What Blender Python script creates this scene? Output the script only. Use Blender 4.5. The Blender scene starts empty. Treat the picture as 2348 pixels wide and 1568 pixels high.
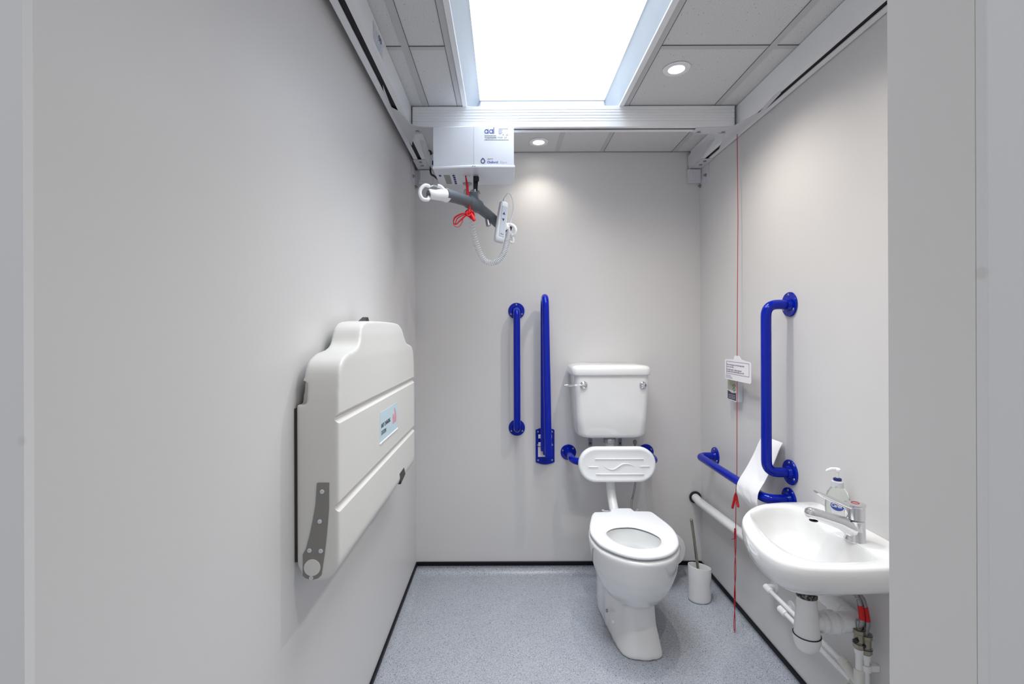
import bpy, bmesh, math, random
from mathutils import Vector, Matrix
random.seed(7)
C = bpy.context.scene.collection
PI = math.pi
H = 1.24          # lens height above the floor
F = 1100.0        # focal length for a 2348 px wide frame
CX, CY, SH, SV, RO = 1174.0, 784.0, 16.0, 22.0, 0.0035

# ------------------------------------------------------------------ surveying helpers
def ray(px, py):
    u, v = px-CX, py-CY
    return (u-RO*v+SH)/F, -(v+RO*u+SV)/F
def P(px, py, Y):
    a, b = ray(px, py); return Vector((a*Y, Y, H+b*Y))
def PX(px, py, X):
    a, b = ray(px, py); Y = X/a; return Vector((X, Y, H+b*Y))
def PZ(px, py, z):
    a, b = ray(px, py); Y = (z-H)/b; return Vector((a*Y, Y, z))

# room
XL, XR, YB, ZC = -.4607, 1.007, 2.472, 2.1636
YF0, YF1, XJ = .469, .5757, .460     # front partition planes and door jamb

# ------------------------------------------------------------------ materials
MATS = {}
def mat(name, col, rough=.5, metal=0, spec=.5, coat=0, emis=None, es=0, alpha=1, trans=0, ior=1.45):
    m = bpy.data.materials.new(name); m.use_nodes = True
    b = m.node_tree.nodes['Principled BSDF']
    b.inputs['Base Color'].default_value = (*col, 1)
    b.inputs['Roughness'].default_value = rough
    b.inputs['Metallic'].default_value = metal
    b.inputs['Specular IOR Level'].default_value = spec
    b.inputs['Coat Weight'].default_value = coat
    b.inputs['Coat Roughness'].default_value = .05
    b.inputs['Transmission Weight'].default_value = trans
    b.inputs['IOR'].default_value = ior
    if emis: b.inputs['Emission Color'].default_value = (*emis, 1); b.inputs['Emission Strength'].default_value = es
    MATS[name] = m; return m
def noise_var(m, scale, lo, hi, detail=3, bump=0, stretch=None, bscale=None):
    nt = m.node_tree; N = nt.nodes; L = nt.links; b = N['Principled BSDF']
    tc = N.new('ShaderNodeTexCoord'); mp = N.new('ShaderNodeMapping'); L.new(tc.outputs['Object'], mp.inputs[0])
    if stretch: mp.inputs['Scale'].default_value = stretch
    n = N.new('ShaderNodeTexNoise'); n.inputs['Scale'].default_value = scale; n.inputs['Detail'].default_value = detail
    L.new(mp.outputs[0], n.inputs['Vector'])
    r = N.new('ShaderNodeValToRGB'); r.color_ramp.elements[0].position = .3; r.color_ramp.elements[1].position = .7
    r.color_ramp.elements[0].color = (*lo, 1); r.color_ramp.elements[1].color = (*hi, 1)
    L.new(n.outputs['Fac'], r.inputs[0]); L.new(r.outputs[0], b.inputs['Base Color'])
    if bump:
        n2 = N.new('ShaderNodeTexNoise'); n2.inputs['Scale'].default_value = bscale or scale*8
        L.new(mp.outputs[0], n2.inputs['Vector'])
        bp = N.new('ShaderNodeBump'); bp.inputs['Strength'].default_value = bump; bp.inputs['Distance'].default_value = .002
        L.new(n2.outputs['Fac'], bp.inputs['Height']); L.new(bp.outputs[0], b.inputs['Normal'])
    return m

wallm = noise_var(mat('wall_panel_paint', (.7, .68, .67), .42, spec=.35), 2.2, (.628, .616, .612), (.648, .636, .632), bump=.03, bscale=120)
jambm = noise_var(mat('painted_door_lining', (.65, .64, .62), .5, spec=.3), 3, (.70, .685, .66), (.72, .705, .68))
archm = mat('white_frame_paint', (.72, .72, .72), .45)
nt = archm.node_tree
def _marks(m, base, dark):
    nt = m.node_tree; N = nt.nodes; L = nt.links; b = N['Principled BSDF']
    tc = N.new('ShaderNodeTexCoord'); v = N.new('ShaderNodeTexVoronoi'); v.inputs['Scale'].default_value = 9
    L.new(tc.outputs['Object'], v.inputs['Vector'])
    r = N.new('ShaderNodeValToRGB'); r.color_ramp.elements[0].position = .04; r.color_ramp.elements[1].position = .07
    r.color_ramp.elements[0].color = (*dark, 1); r.color_ramp.elements[1].color = (*base, 1)
    L.new(v.outputs['Distance'], r.inputs[0]); L.new(r.outputs[0], b.inputs['Base Color'])
_marks(archm, (.70, .70, .695), (.62, .61, .58))

# speckled vinyl floor
floorm = mat('speckled_vinyl', (.4, .43, .47), .33, spec=.45)
def floor_nodes(m):
    nt = m.node_tree; N = nt.nodes; L = nt.links; b = N['Principled BSDF']
    tc = N.new('ShaderNodeTexCoord')
    def noise(s, d=2, rough=.5):
        n = N.new('ShaderNodeTexNoise'); n.inputs['Scale'].default_value = s; n.inputs['Detail'].default_value = d
        n.inputs['Roughness'].default_value = rough; L.new(tc.outputs['Object'], n.inputs['Vector']); return n
    def ramp(src, p0, c0, p1, c1):
        r = N.new('ShaderNodeValToRGB'); r.color_ramp.elements[0].position = p0; r.color_ramp.elements[1].position = p1
        r.color_ramp.elements[0].color = (*c0, 1); r.color_ramp.elements[1].color = (*c1, 1); L.new(src, r.inputs[0]); return r
    base = ramp(noise(230, 3, .7).outputs['Fac'], .36, (.255, .275, .315), .64, (.52, .535, .57))
    soft = ramp(noise(5, 3).outputs['Fac'], .3, (.92, .93, .95), .7, (1, 1, 1))
    mx = N.new('ShaderNodeMix'); mx.data_type = 'RGBA'; mx.blend_type = 'MULTIPLY'; mx.inputs[0].default_value = 1
    L.new(base.outputs[0], mx.inputs[6]); L.new(soft.outputs[0], mx.inputs[7])
    cur = mx.outputs[2]
    for sc, th, col in ((95, .14, (.05, .055, .08)), (170, .17, (.12, .13, .16)), (210, .15, (.66, .68, .72))):
        v = N.new('ShaderNodeTexVoronoi'); v.inputs['Scale'].default_value = sc; L.new(tc.outputs['Object'], v.inputs['Vector'])
        f = ramp(v.outputs['Distance'], th, (1, 1, 1), th+.05, (0, 0, 0))
        # keep only some of the cells
        g = N.new('ShaderNodeSeparateColor'); L.new(v.outputs['Color'], g.inputs[0])
        k = N.new('ShaderNodeMath'); k.operation = 'GREATER_THAN'; k.inputs[1].default_value = .55; L.new(g.outputs[0], k.inputs[0])
        q = N.new('ShaderNodeMath'); q.operation = 'MULTIPLY'; L.new(f.outputs[0], q.inputs[0]); L.new(k.outputs[0], q.inputs[1])
        m2 = N.new('ShaderNodeMix'); m2.data_type = 'RGBA'; L.new(q.outputs[0], m2.inputs[0]); L.new(cur, m2.inputs[6]); m2.inputs[7].default_value = (*col, 1)
        cur = m2.outputs[2]
    L.new(cur, b.inputs['Base Color'])
floor_nodes(floorm)
tilem = mat('mineral_ceiling_tile', (.72, .72, .73), .9, spec=.1)
def tile_nodes(m):
    nt = m.node_tree; N = nt.nodes; L = nt.links; b = N['Principled BSDF']
    tc = N.new('ShaderNodeTexCoord'); v = N.new('ShaderNodeTexVoronoi'); v.inputs['Scale'].default_value = 85
    L.new(tc.outputs['Object'], v.inputs['Vector'])
    n = N.new('ShaderNodeTexNoise'); n.inputs['Scale'].default_value = 300; L.new(tc.outputs['Object'], n.inputs['Vector'])
    r0 = N.new('ShaderNodeValToRGB'); r0.color_ramp.elements[0].color = (.56, .56, .56, 1); r0.color_ramp.elements[1].color = (.65, .65, .65, 1)
    r0.color_ramp.elements[0].position = .35; r0.color_ramp.elements[1].position = .6; L.new(n.outputs['Fac'], r0.inputs[0])
    r = N.new('ShaderNodeValToRGB'); r.color_ramp.elements[0].position = .12; r.color_ramp.elements[1].position = .17
    r.color_ramp.elements[0].color = (1, 1, 1, 1); r.color_ramp.elements[1].color = (0, 0, 0, 1); L.new(v.outputs['Distance'], r.inputs[0])
    g = N.new('ShaderNodeSeparateColor'); L.new(v.outputs['Color'], g.inputs[0])
    k = N.new('ShaderNodeMath'); k.operation = 'GREATER_THAN'; k.inputs[1].default_value = .78; L.new(g.outputs[0], k.inputs[0])
    q = N.new('ShaderNodeMath'); q.operation = 'MULTIPLY'; L.new(r.outputs[0], q.inputs[0]); L.new(k.outputs[0], q.inputs[1])
    m2 = N.new('ShaderNodeMix'); m2.data_type = 'RGBA'; L.new(q.outputs[0], m2.inputs[0]); L.new(r0.outputs[0], m2.inputs[6]); m2.inputs[7].default_value = (.30, .30, .31, 1)
    L.new(m2.outputs[2], b.inputs['Base Color'])
tile_nodes(tilem)
def subtle(name, col, rough, var=.02, scale=6, **k):
    m = mat(name, col, rough, **k); return noise_var(m, scale, tuple(max(0, c-var) for c in col), col)
gridm = subtle('ceiling_grid_paint', (.50, .50, .505), .5)
alum = subtle('white_powder_coat', (.80, .81, .83), .22, spec=.5)
plate = subtle('pale_grey_steel_plate', (.62, .62, .65), .35)
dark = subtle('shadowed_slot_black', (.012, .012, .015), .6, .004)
black = subtle('black_plastic', (.015, .015, .018), .4, .004)
capm = subtle('black_vinyl_strip', (.006, .006, .010), .5, .002, spec=.2)
ceram = subtle('white_vitreous_china', (.79, .79, .785), .09, .008, coat=.6)
plast = subtle('white_gloss_plastic', (.86, .87, .88), .22, .01)
seatm = subtle('white_seat_plastic', (.83, .835, .86), .25, .008)
cream = subtle('cream_moulded_plastic', (.66, .65, .62), .38, .012)
casem = subtle('hoist_casing', (.76, .79, .86), .3, .01)
greyp = subtle('grey_hinge_plate', (.23, .225, .21), .55, .012)
blue = subtle('blue_enamel', (.0004, .012, .33), .12, .0003, coat=.1, spec=.28)
chrome = subtle('polished_chrome', (.78, .78, .80), .08, .02, metal=1)
steel = subtle('dull_steel', (.42, .42, .43), .35, .05, metal=1)
brass = subtle('tarnished_brass_nickel', (.42, .40, .32), .38, .08, metal=1)
slate = subtle('slate_grey_bar', (.115, .135, .155), .42, .01)
softg = subtle('light_grey_plastic', (.62, .64, .67), .35, .01)
panelg = subtle('grey_keypad', (.42, .46, .52), .4, .01)
red = subtle('red_cord', (.72, .025, .035), .5, .03)
redd = subtle('crimson_cord', (.42, .015, .04), .55, .02)
redband = subtle('red_hose_sleeve', (.60, .02, .02), .5, .03)
papm = subtle('white_tissue', (.84, .84, .86), .85, .02, spec=.1)
cardm = subtle('white_card', (.82, .80, .82), .5, .01)
ink = subtle('dark_ink', (.06, .06, .08), .6, .01)
inkp = subtle('grey_purple_ink', (.22, .18, .26), .6, .01)
inkb = subtle('blue_ink', (.05, .09, .42), .5, .01)
navy = subtle('navy_ink', (.01, .015, .16), .5, .003)
inkg = subtle('pale_grey_ink', (.45, .50, .60), .6, .01)
skyl = subtle('pale_blue_label', (.52, .66, .72), .45, .01)
pink = subtle('red_pictogram', (.66, .32, .36), .5, .02)
lcd = subtle('green_grey_display', (.25, .27, .25), .3, .01)
olive = subtle('olive_label', (.42, .42, .33), .5, .02)
purp = subtle('dark_label', (.07, .05, .08), .5, .01)
soapm = mat('clear_pale_green_plastic', (.80, .86, .80), .12, trans=.95, ior=1.2); noise_var(soapm, 9, (.88, .93, .87), (.93, .95, .92))
pvc = subtle('white_pvc_pipe', (.80, .80, .79), .25, .015)
pvcy = subtle('aged_white_push_fit', (.72, .72, .66), .4, .03)
ribm = mat('braided_steel_hose', (.3, .3, .3), .4, metal=.8)
def braid(m):
    nt = m.node_tree; N = nt.nodes; L = nt.links; b = N['Principled BSDF']
    tc = N.new('ShaderNodeTexCoord'); w = N.new('ShaderNodeTexWave'); w.inputs['Scale'].default_value = 260; w.bands_direction = 'DIAGONAL'
    L.new(tc.outputs['Object'], w.inputs['Vector']); r = N.new('ShaderNodeValToRGB')
    r.color_ramp.elements[0].color = (.08, .08, .08, 1); r.color_ramp.elements[1].color = (.55, .55, .55, 1)
    L.new(w.outputs['Color'], r.inputs[0]); L.new(r.outputs[0], b.inputs['Base Color'])
braid(ribm)
grimem = mat('grimy_black_nut', (.03, .03, .03), .5)
def grime(m):
    nt = m.node_tree; N = nt.nodes; L = nt.links; b = N['Principled BSDF']
    tc = N.new('ShaderNodeTexCoord'); n = N.new('ShaderNodeTexNoise'); n.inputs['Scale'].default_value = 160; n.inputs['Detail'].default_value = 4
    L.new(tc.outputs['Object'], n.inputs['Vector']); r = N.new('ShaderNodeValToRGB')
    r.color_ramp.elements[0].position = .45; r.color_ramp.elements[1].position = .75
    r.color_ramp.elements[0].color = (.015, .014, .013, 1); r.color_ramp.elements[1].color = (.35, .34, .32, 1)
    L.new(n.outputs['Fac'], r.inputs[0]); L.new(r.outputs[0], b.inputs['Base Color'])
grime(grimem)
SKY = 1.05
glassm = mat('skylight_diffuser', (.8, .85, .9), .4)
def sky_nodes(m):
    nt = m.node_tree; N = nt.nodes; L = nt.links; b = N['Principled BSDF']
    b.inputs['Emission Strength'].default_value = SKY
    tc = N.new('ShaderNodeTexCoord'); n = N.new('ShaderNodeTexNoise'); n.inputs['Scale'].default_value = 2.5
    L.new(tc.outputs['Object'], n.inputs['Vector']); r = N.new('ShaderNodeValToRGB')
    r.color_ramp.elements[0].color = (.86, .93, 1, 1); r.color_ramp.elements[1].color = (.92, .96, 1, 1)
    L.new(n.outputs['Fac'], r.inputs[0]); L.new(r.outputs[0], b.inputs['Emission Color'])
sky_nodes(glassm)
lampm = mat('lit_lamp_lens', (1, .97, .9), .3, emis=(1, .93, .80), es=18)
noise_var(lampm, 30, (.95, .92, .85), (1, .97, .9))

# ------------------------------------------------------------------ mesh helpers
def bm_(): return bmesh.new()
def box(bm, x0, x1, y0, y1, z0, z1, bev=0, seg=2):
    vs = [bm.verts.new((x, y, z)) for x in (x0, x1) for y in (y0, y1) for z in (z0, z1)]
    f = [(0, 1, 3, 2), (4, 6, 7, 5), (0, 4, 5, 1), (2, 3, 7, 6), (0, 2, 6, 4), (1, 5, 7, 3)]
    fs = [bm.faces.new([vs[i] for i in q]) for q in f]
    if bev:
        es = list({e for q in fs for e in q.edges})
        bmesh.ops.bevel(bm, geom=es, offset=bev, segments=seg, profile=.5, affect='EDGES', clamp_overlap=True)
    return bm
def frame_for(d):
    d = d.normalized(); a = Vector((0, 0, 1)) if abs(d.z) < .9 else Vector((1, 0, 0))
    u = d.cross(a).normalized(); return u, d.cross(u).normalized()
def loft(bm, rings, cap0=True, cap1=True, closed=False):
    R = [[bm.verts.new(p) for p in r] for r in rings]; n = len(R[0])
    m = len(R) if closed else len(R)-1
    for i in range(m):
        a, b = R[i], R[(i+1) % len(R)]
        for k in range(n):
            bm.faces.new((a[k], a[(k+1) % n], b[(k+1) % n], b[k]))
    if not closed:
        if cap0: bm.faces.new(R[0][::-1])
        if cap1: bm.faces.new(R[-1])
    return bm
def tube(bm, pts, r, n=12, closed=False, cap=True, flat=None):
    pts = [Vector(p) for p in pts]; m = len(pts); rr = r if isinstance(r, (list, tuple)) else [r]*m
    T = []
    for i in range(m):
        a = pts[(i-1) % m] if (closed or i) else pts[i]; b = pts[(i+1) % m] if (closed or i < m-1) else pts[i]
        T.append((b-a).normalized())
    u, v = frame_for(T[0]); rings = []
    for i in range(m):
        t = T[i]; u = (u - t*u.dot(t)); u = u.normalized() if u.length > 1e-6 else frame_for(t)[0]; v = t.cross(u)
        f = flat or 1
        rings.append([pts[i]+(u*math.cos(2*PI*k/n)+v*math.sin(2*PI*k/n)*f)*rr[i] for k in range(n)])
    return loft(bm, rings, cap, cap, closed)
def lathe(bm, prof, o, axis=(0, 0, 1), n=28, cap=True):
    o = Vector(o); d = Vector(axis).normalized(); u, v = frame_for(d)
    rings = [[o+d*h+(u*math.cos(2*PI*k/n)+v*math.sin(2*PI*k/n))*max(r, 1e-5) for k in range(n)] for r, h in prof]
    return loft(bm, rings, cap, cap)
def fillet(pts, r, n=7):
    pts = [Vector(p) for p in pts]; out = [pts[0]]
    for i in range(1, len(pts)-1):
        a, b, c = pts[i-1], pts[i], pts[i+1]; d1 = (a-b); d2 = (c-b); rr = min(r, d1.length*.49, d2.length*.49)
        p, q = b+d1.normalized()*rr, b+d2.normalized()*rr
        for k in range(n+1):
            t = k/n; out.append(p*(1-t)**2+b*2*t*(1-t)+q*t*t)
    out.append(pts[-1]); return out
def smooth_path(pts, n=8, closed=False):
    pts = [Vector(p) for p in pts]; out = []; m = len(pts); rng = m if closed else m-1
    for i in range(rng):
        p0 = pts[(i-1) % m] if (closed or i) else pts[0]; p1 = pts[i]; p2 = pts[(i+1) % m]
        p3 = pts[(i+2) % m] if (closed or i+2 < m) else pts[-1]
        for k in range(n):
            t = k/n
            out.append(.5*((2*p1)+(-p0+p2)*t+(2*p0-5*p1+4*p2-p3)*t*t+(-p0+3*p1-3*p2+p3)*t**3))
    if not closed: out.append(pts[-1])
    return out
def prism(bm, pts, ext, bev=0, seg=2):
    """closed 3-D outline extruded along vector ext"""
    ext = Vector(ext); a = [bm.verts.new(p) for p in pts]; b = [bm.verts.new(Vector(p)+ext) for p in pts]; n = len(pts)
    fs = [bm.faces.new(a[::-1]), bm.faces.new(b)]
    for k in range(n): bm.faces.new((a[k], a[(k+1) % n], b[(k+1) % n], b[k]))
    if bev:
        bmesh.ops.bevel(bm, geom=list({e for f in fs for e in f.edges}), offset=bev, segments=seg, profile=.5, affect='EDGES', clamp_overlap=True)
    return bm
def rrect(x0, x1, y0, y1, r, z, n=6):
    out = []
    for cx, cy, a0 in ((x1-r, y1-r, 0), (x0+r, y1-r, 90), (x0+r, y0+r, 180), (x1-r, y0+r, 270)):
        for k in range(n+1):
            a = math.radians(a0+90*k/n); out.append(Vector((cx+r*math.cos(a), cy+r*math.sin(a), z)))
    return out
W = {}
def place(o, parent, loc):
    C.objects.link(o)
    if parent: o.parent = parent; o.location = Vector(loc)-W[parent.name]
    else: o.location = loc
    W[o.name] = Vector(loc)
def tag(o, label=None, cat=None, group=None, kind=None):
    if label: o['label'] = label
    if cat: o['category'] = cat
    if group: o['group'] = group
    if kind: o['kind'] = kind
    return o
def thing(name, label, cat, loc, group=None):
    o = bpy.data.objects.new(name, None); o.empty_display_size = .05; place(o, None, Vector(loc)); return tag(o, label, cat, group)
def obj(name, bm, m, parent=None, smooth=35, label=None):
    bmesh.ops.remove_doubles(bm, verts=bm.verts, dist=1e-6)
    bmesh.ops.recalc_face_normals(bm, faces=bm.faces)
    co = [v.co.copy() for v in bm.verts]
    lo = Vector([min(c[i] for c in co) for i in range(3)]); hi = Vector([max(c[i] for c in co) for i in range(3)])
    ctr = (lo+hi)/2; ctr.z = lo.z
    bmesh.ops.translate(bm, verts=bm.verts, vec=-ctr)
    me = bpy.data.meshes.new(name); bm.to_mesh(me); bm.free()
    me.materials.append(m)
    if smooth: me.shade_smooth(); me.set_sharp_from_angle(angle=math.radians(smooth))
    o = bpy.data.objects.new(name, me); place(o, parent, ctr)
    if label: o['label'] = label
    return o
def struct(name, bm, m, parent=None, smooth=35, label=None):
    o = obj(name, bm, m, parent, smooth)
    if not parent: o['kind'] = 'structure'
    if label: o['label'] = label
    return o
def bake(bm, mods):
    """run modifiers on a bmesh and hand a bmesh back"""
    bmesh.ops.recalc_face_normals(bm, faces=bm.faces)
    me = bpy.data.meshes.new('tmp'); bm.to_mesh(me); bm.free(); o = bpy.data.objects.new('tmp', me); C.objects.link(o)
    extra = []
    for typ, kw in mods:
        md = o.modifiers.new(typ, typ)
        for k, v in kw.items():
            if k == 'cutter':
                bmesh.ops.recalc_face_normals(v, faces=v.faces)
                cm = bpy.data.meshes.new('cut'); v.to_mesh(cm); v.free(); co = bpy.data.objects.new('cut', cm); C.objects.link(co); extra.append(co); md.object = co
            else: setattr(md, k, v)
    dg = bpy.context.evaluated_depsgraph_get(); dg.update()
    ev = o.evaluated_get(dg); m2 = ev.to_mesh(); nb = bmesh.new(); nb.from_mesh(m2); ev.to_mesh_clear()
    for q in [o]+extra: bpy.data.objects.remove(q)
    return nb
def text(name, s, size, o, xd, yd, m, parent, bold=0, xs=1, align='LEFT', label=None):
    cu = bpy.data.curves.new('t', 'FONT'); cu.body = s; cu.size = size; cu.align_x = align; cu.extrude = .00015; cu.offset = bold; cu.resolution_u = 3
    to = bpy.data.objects.new('t', cu); C.objects.link(to)
    dg = bpy.context.evaluated_depsgraph_get(); ev = to.evaluated_get(dg); me = ev.to_mesh()
    bm = bmesh.new(); bm.from_mesh(me); ev.to_mesh_clear(); bpy.data.objects.remove(to)
    xd = Vector(xd).normalized(); yd = Vector(yd).normalized(); zd = xd.cross(yd); o = Vector(o)
    for v in bm.verts: v.co = o+xd*v.co.x*xs+yd*v.co.y+zd*v.co.z
    return obj(name, bm, m, parent, 0, label)
def ringpoly(outline, c, n):
    """star-shaped outline (2-D) sampled by angle about c -> list of radii"""
    out = []
    for k in range(n):
        a = 2*PI*k/n; d = (math.cos(a), math.sin(a)); best = 0
        for i in range(len(outline)):
            p, q = outline[i], outline[(i+1) % len(outline)]
            ex, ey = q[0]-p[0], q[1]-p[1]; den = d[0]*ey-d[1]*ex
            if abs(den) < 1e-12: continue
            t = ((p[0]-c[0])*ey-(p[1]-c[1])*ex)/den; s = ((p[0]-c[0])*d[1]-(p[1]-c[1])*d[0])/den
            if t > 0 and -1e-6 <= s <= 1+1e-6: best = max(best, t)
        out.append(best)
    return out

# ================================================================== THE ROOM
bm = bm_()
def quad(bm, *p): bm.faces.new([bm.verts.new(q) for q in p])
R = .04
def cove(bm, a, b, inward):
    """quarter round from floor to wall between a and b (points on the wall line)"""
    a, b, iv = Vector(a), Vector(b), Vector(inward); rows = []
    for k in range(9):
        t = PI/2*k/8; off = R-R*math.sin(t); z = R-R*math.cos(t)
        rows.append([a+iv*off+Vector((0, 0, z)), b+iv*off+Vector((0, 0, z))])
    for k in range(8): quad(bm, rows[k][0], rows[k][1], rows[k+1][1], rows[k+1][0])
box(bm, -1.4, 1.9, -1.6, YB+.1, -.06, 0)
cove(bm, (XL, YF1, 0), (XL, YB, 0), (1, 0, 0)); cove(bm, (XR, YF1, 0), (XR, YB, 0), (-1, 0, 0)); cove(bm, (XL, YB, 0), (XR, YB, 0), (0, -1, 0))
struct('floor', bm, floorm, smooth=60)
b = bm_(); box(b, XL-.1, XL, YF0, YB+.1, 0, ZC+.02); struct('wall_left', b, wallm)
b = bm_(); box(b, XR, XR+.1, YF0, YB+.1, 0, ZC+.02); struct('wall_right', b, wallm)
b = bm_(); box(b, XL, XR, YB, YB+.1, 0, ZC+.02); struct('wall_back', b, wallm)
b = bm_(); box(b, XJ+.012, XR, YF0+.006, YF1, 0, ZC); box(b, XL, XJ+.012, YF0+.006, YF1, 2.06, ZC); struct('wall_front', b, wallm)
# black capping strips
def strip(name, x0, x1, y0, y1): struct(name, box(bm_(), x0, x1, y0, y1, R+.001, R+.0215, .002, 1), capm)
strip('trim_1', XL, XL+.007, YF1, YB-.001); strip('trim_2', XR-.007, XR, YF1, YB-.001); strip('trim_3', XL+.007, XR-.007, YB-.008, YB)
# door lining and corridor side frame
b = bm_(); box(b, XJ, XJ+.012, YF0, YF1, 0, 2.05); struct('trim_4', b, jambm)
b = bm_(); box(b, XJ, XJ+.0385, YF0-.012, YF0, 0, 2.09, .001, 1); box(b, XJ+.0385, XJ+.12, YF0-.008, YF0, 0, 2.09, .001, 1); struct('trim_5', b, archm)
b = bm_(); box(b, XL-.16, XL, YF0-.010, YF0, 0, 2.09); struct('trim_6', b, archm)
b = bm_(); box(b, XL, XJ, YF0-.008, YF1, 2.045, 2.06); struct('trim_7', b, archm)
b = bm_(); box(b, -1.4, XL-.101, YF0, YF0+.08, 0, 2.4); box(b, XR+.101, 1.9, YF0, YF0+.08, 0, 2.4); struct('wall_corridor', b, wallm)

# ceiling: mineral tiles with a skylight opening
SX0, SX1, SY0, SY1 = -.170, .487, .95, 2.15
b = bm_()
box(b, XL, SX0, YF1, YB, ZC, ZC+.015); box(b, SX1, XR, YF1, YB, ZC, ZC+.015)
box(b, SX0, SX1, YF1, SY0, ZC, ZC+.015); box(b, SX0, SX1, SY1, YB, ZC, ZC+.015)
ceil = struct('ceiling', b, tilem, smooth=0)
b = bm_(); T = .012; GZ = ZC-.0015
def bar(b, x0, x1, y0, y1): box(b, x0, x1, y0, y1, GZ, ZC+.001)
for xc in (-.3195, .869): bar(b, xc-T, xc+T, YF1, YB-.012)
bar(b, .27-T, .27+T, SY1+.02, YB-.012); bar(b, .27-T, .27+T, YF1, SY0-.02)
for yc in (.95, 1.553, 2.153):
    for x0, x1 in ((XL, -.3195-T), (-.3195+T, SX0-.0212), (SX1+.0212, .869-T), (.869+T, XR)): bar(b, x0, x1, yc-.008, yc+.014)
bar(b, XL, XR, YB-.014, YB)
for x in (SX0-.021, SX1+.001): bar(b, x, x+.020, YF1, YB-.012)
struct('ceiling_grid', b, gridm, ceil, 0, 'pale grey metal grid bars between the tiles')
b = bm_()
for yc in (.942, 1.545, 2.145):
    for x0, x1 in ((XL, -.3195-T), (-.3195+T, SX0-.021), (SX1+.021, .869-T), (.869+T, XR)): box(b, x0, x1, yc-.0012, yc+.0012, GZ-.0006, GZ)
for x in (-.3195+T, .869-T-.0012, SX0-.0215, SX1+.0205): box(b, x, x+.0012, YF1, YB-.012, GZ-.0006, GZ)
box(b, XL, XR, YB-.016, YB-.014, GZ-.0006, GZ)
struct('shadow_gap', b, dark, ceil, 0, 'thin dark joint lines')
# skylight: frame, upstand and lit diffuser
b = bm_()
fi0, fi1 = -.151, .468
for x0, x1 in ((SX0, fi0), (fi1, SX1)): box(b, x0, x1, SY0, SY1, ZC-.006, ZC+.004, .0015, 1)
box(b, fi0, fi1, SY1-.012, SY1, ZC-.006, ZC+.004); box(b, fi0, fi1, SY0, SY0+.012, ZC-.006, ZC+.004)
sk = struct('window_1', b, alum)
TZ = H+1.08; g0, g1, gy0, gy1 = -.113, .467, .90, 2.235
lo4 = [(fi0, SY0+.012), (fi1, SY0+.012), (fi1, SY1-.012), (fi0, SY1-.012)]; hi4 = [(g0, gy0), (g1, gy0), (g1, gy1), (g0, gy1)]
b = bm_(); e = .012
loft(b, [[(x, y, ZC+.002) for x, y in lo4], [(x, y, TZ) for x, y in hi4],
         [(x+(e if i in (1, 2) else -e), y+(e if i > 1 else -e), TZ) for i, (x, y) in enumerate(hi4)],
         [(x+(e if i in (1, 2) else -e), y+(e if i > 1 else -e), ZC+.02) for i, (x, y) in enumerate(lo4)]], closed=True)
struct('window_reveal', b, subtle('darkened_upstand', (.27, .30, .34), .45), sk, 0)  # upstand colour darkened to offset the strong light from the pane
b = bm_(); box(b, g0-.01, g1+.01, gy0-.01, gy1+.01, TZ, TZ+.006); struct('window_pane', b, glassm, sk, 0)

# ================================================================== RECESSED LIGHTS
def downlight(px, py, label):
    c = PZ(px, py, ZC); return downlight_at(c.x, c.y, label)
def downlight_at(x, y, label):
    c = Vector((x, y, ZC)); t = thing('recessed_light', label, 'ceiling light', (c.x, c.y, ZC), 'recessed spotlights in the ceiling tiles')
    b = bm_(); lathe(b, [(.0255, .001), (.028, -.003), (.044, -.0035), (.047, -.001), (.047, .0)], (c.x, c.y, ZC-.0016), n=40, cap=False); obj('trim_ring', b, alum, t)
    b = bm_(); lathe(b, [(.0255, 0), (.025, -.0015), (.0, -.002)], (c.x, c.y, ZC-.0018), n=32); obj('lamp_lens', b, lampm, t)
    return c
L1 = downlight(1551, 157, 'lit round spotlight in the ceiling tile right of the skylight')
L2 = downlight(1235, 325, 'lit round spotlight near the back wall beside the hoist motor')
L3_fill = downlight_at(.55, .78, 'added unseen spotlight brightening the room from the ceiling nearest the doorway')  # third fitting is added out of view to brighten the room

# ================================================================== CEILING TRACKS
ZT0 = H+.835
def track(x0, x1, y0, y1, label, sticker=None):
    t = thing('ceiling_track', label, 'hoist track', ((x0+x1)/2, y1, ZT0), None)
    w = (x1-x0); s0, s1 = x0+w*.34, x0+w*.66; b = bm_()
    pr = [(x0, ZT0), (s0, ZT0), (s0, ZT0+.004), (x0+.005, ZT0+.004), (x0+.005, ZC-.006), (x1-.005, ZC-.006), (x1-.005, ZT0+.004), (s1, ZT0+.004), (s1, ZT0), (x1, ZT0),
          (x1, ZC-.004), (x1-.003, ZC-.001), (x0+.003, ZC-.001), (x0, ZC-.004)]
    prism(b, [(x, y0, z) for x, z in pr], (0, y1-y0, 0)); obj('track_channel', b, alum, t, 30)
    b = bm_(); box(b, s0-.003, s1+.003, y0+.01, y1-.004, ZT0+.006, ZT0+.05); obj('slot_shade', b, dark, t, 0, 'black fill standing in for the shade in the slot')  # black box stands in for the shade inside the hollow track
    return t
tl = track(-.438, -.379, YF1+.03, YB-.03, 'long white hoist track on the ceiling by the left wall')
tr = track(.948, 1.003, YF1+.03, YB-.03, 'long white hoist track on the ceiling by the right wall')
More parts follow.
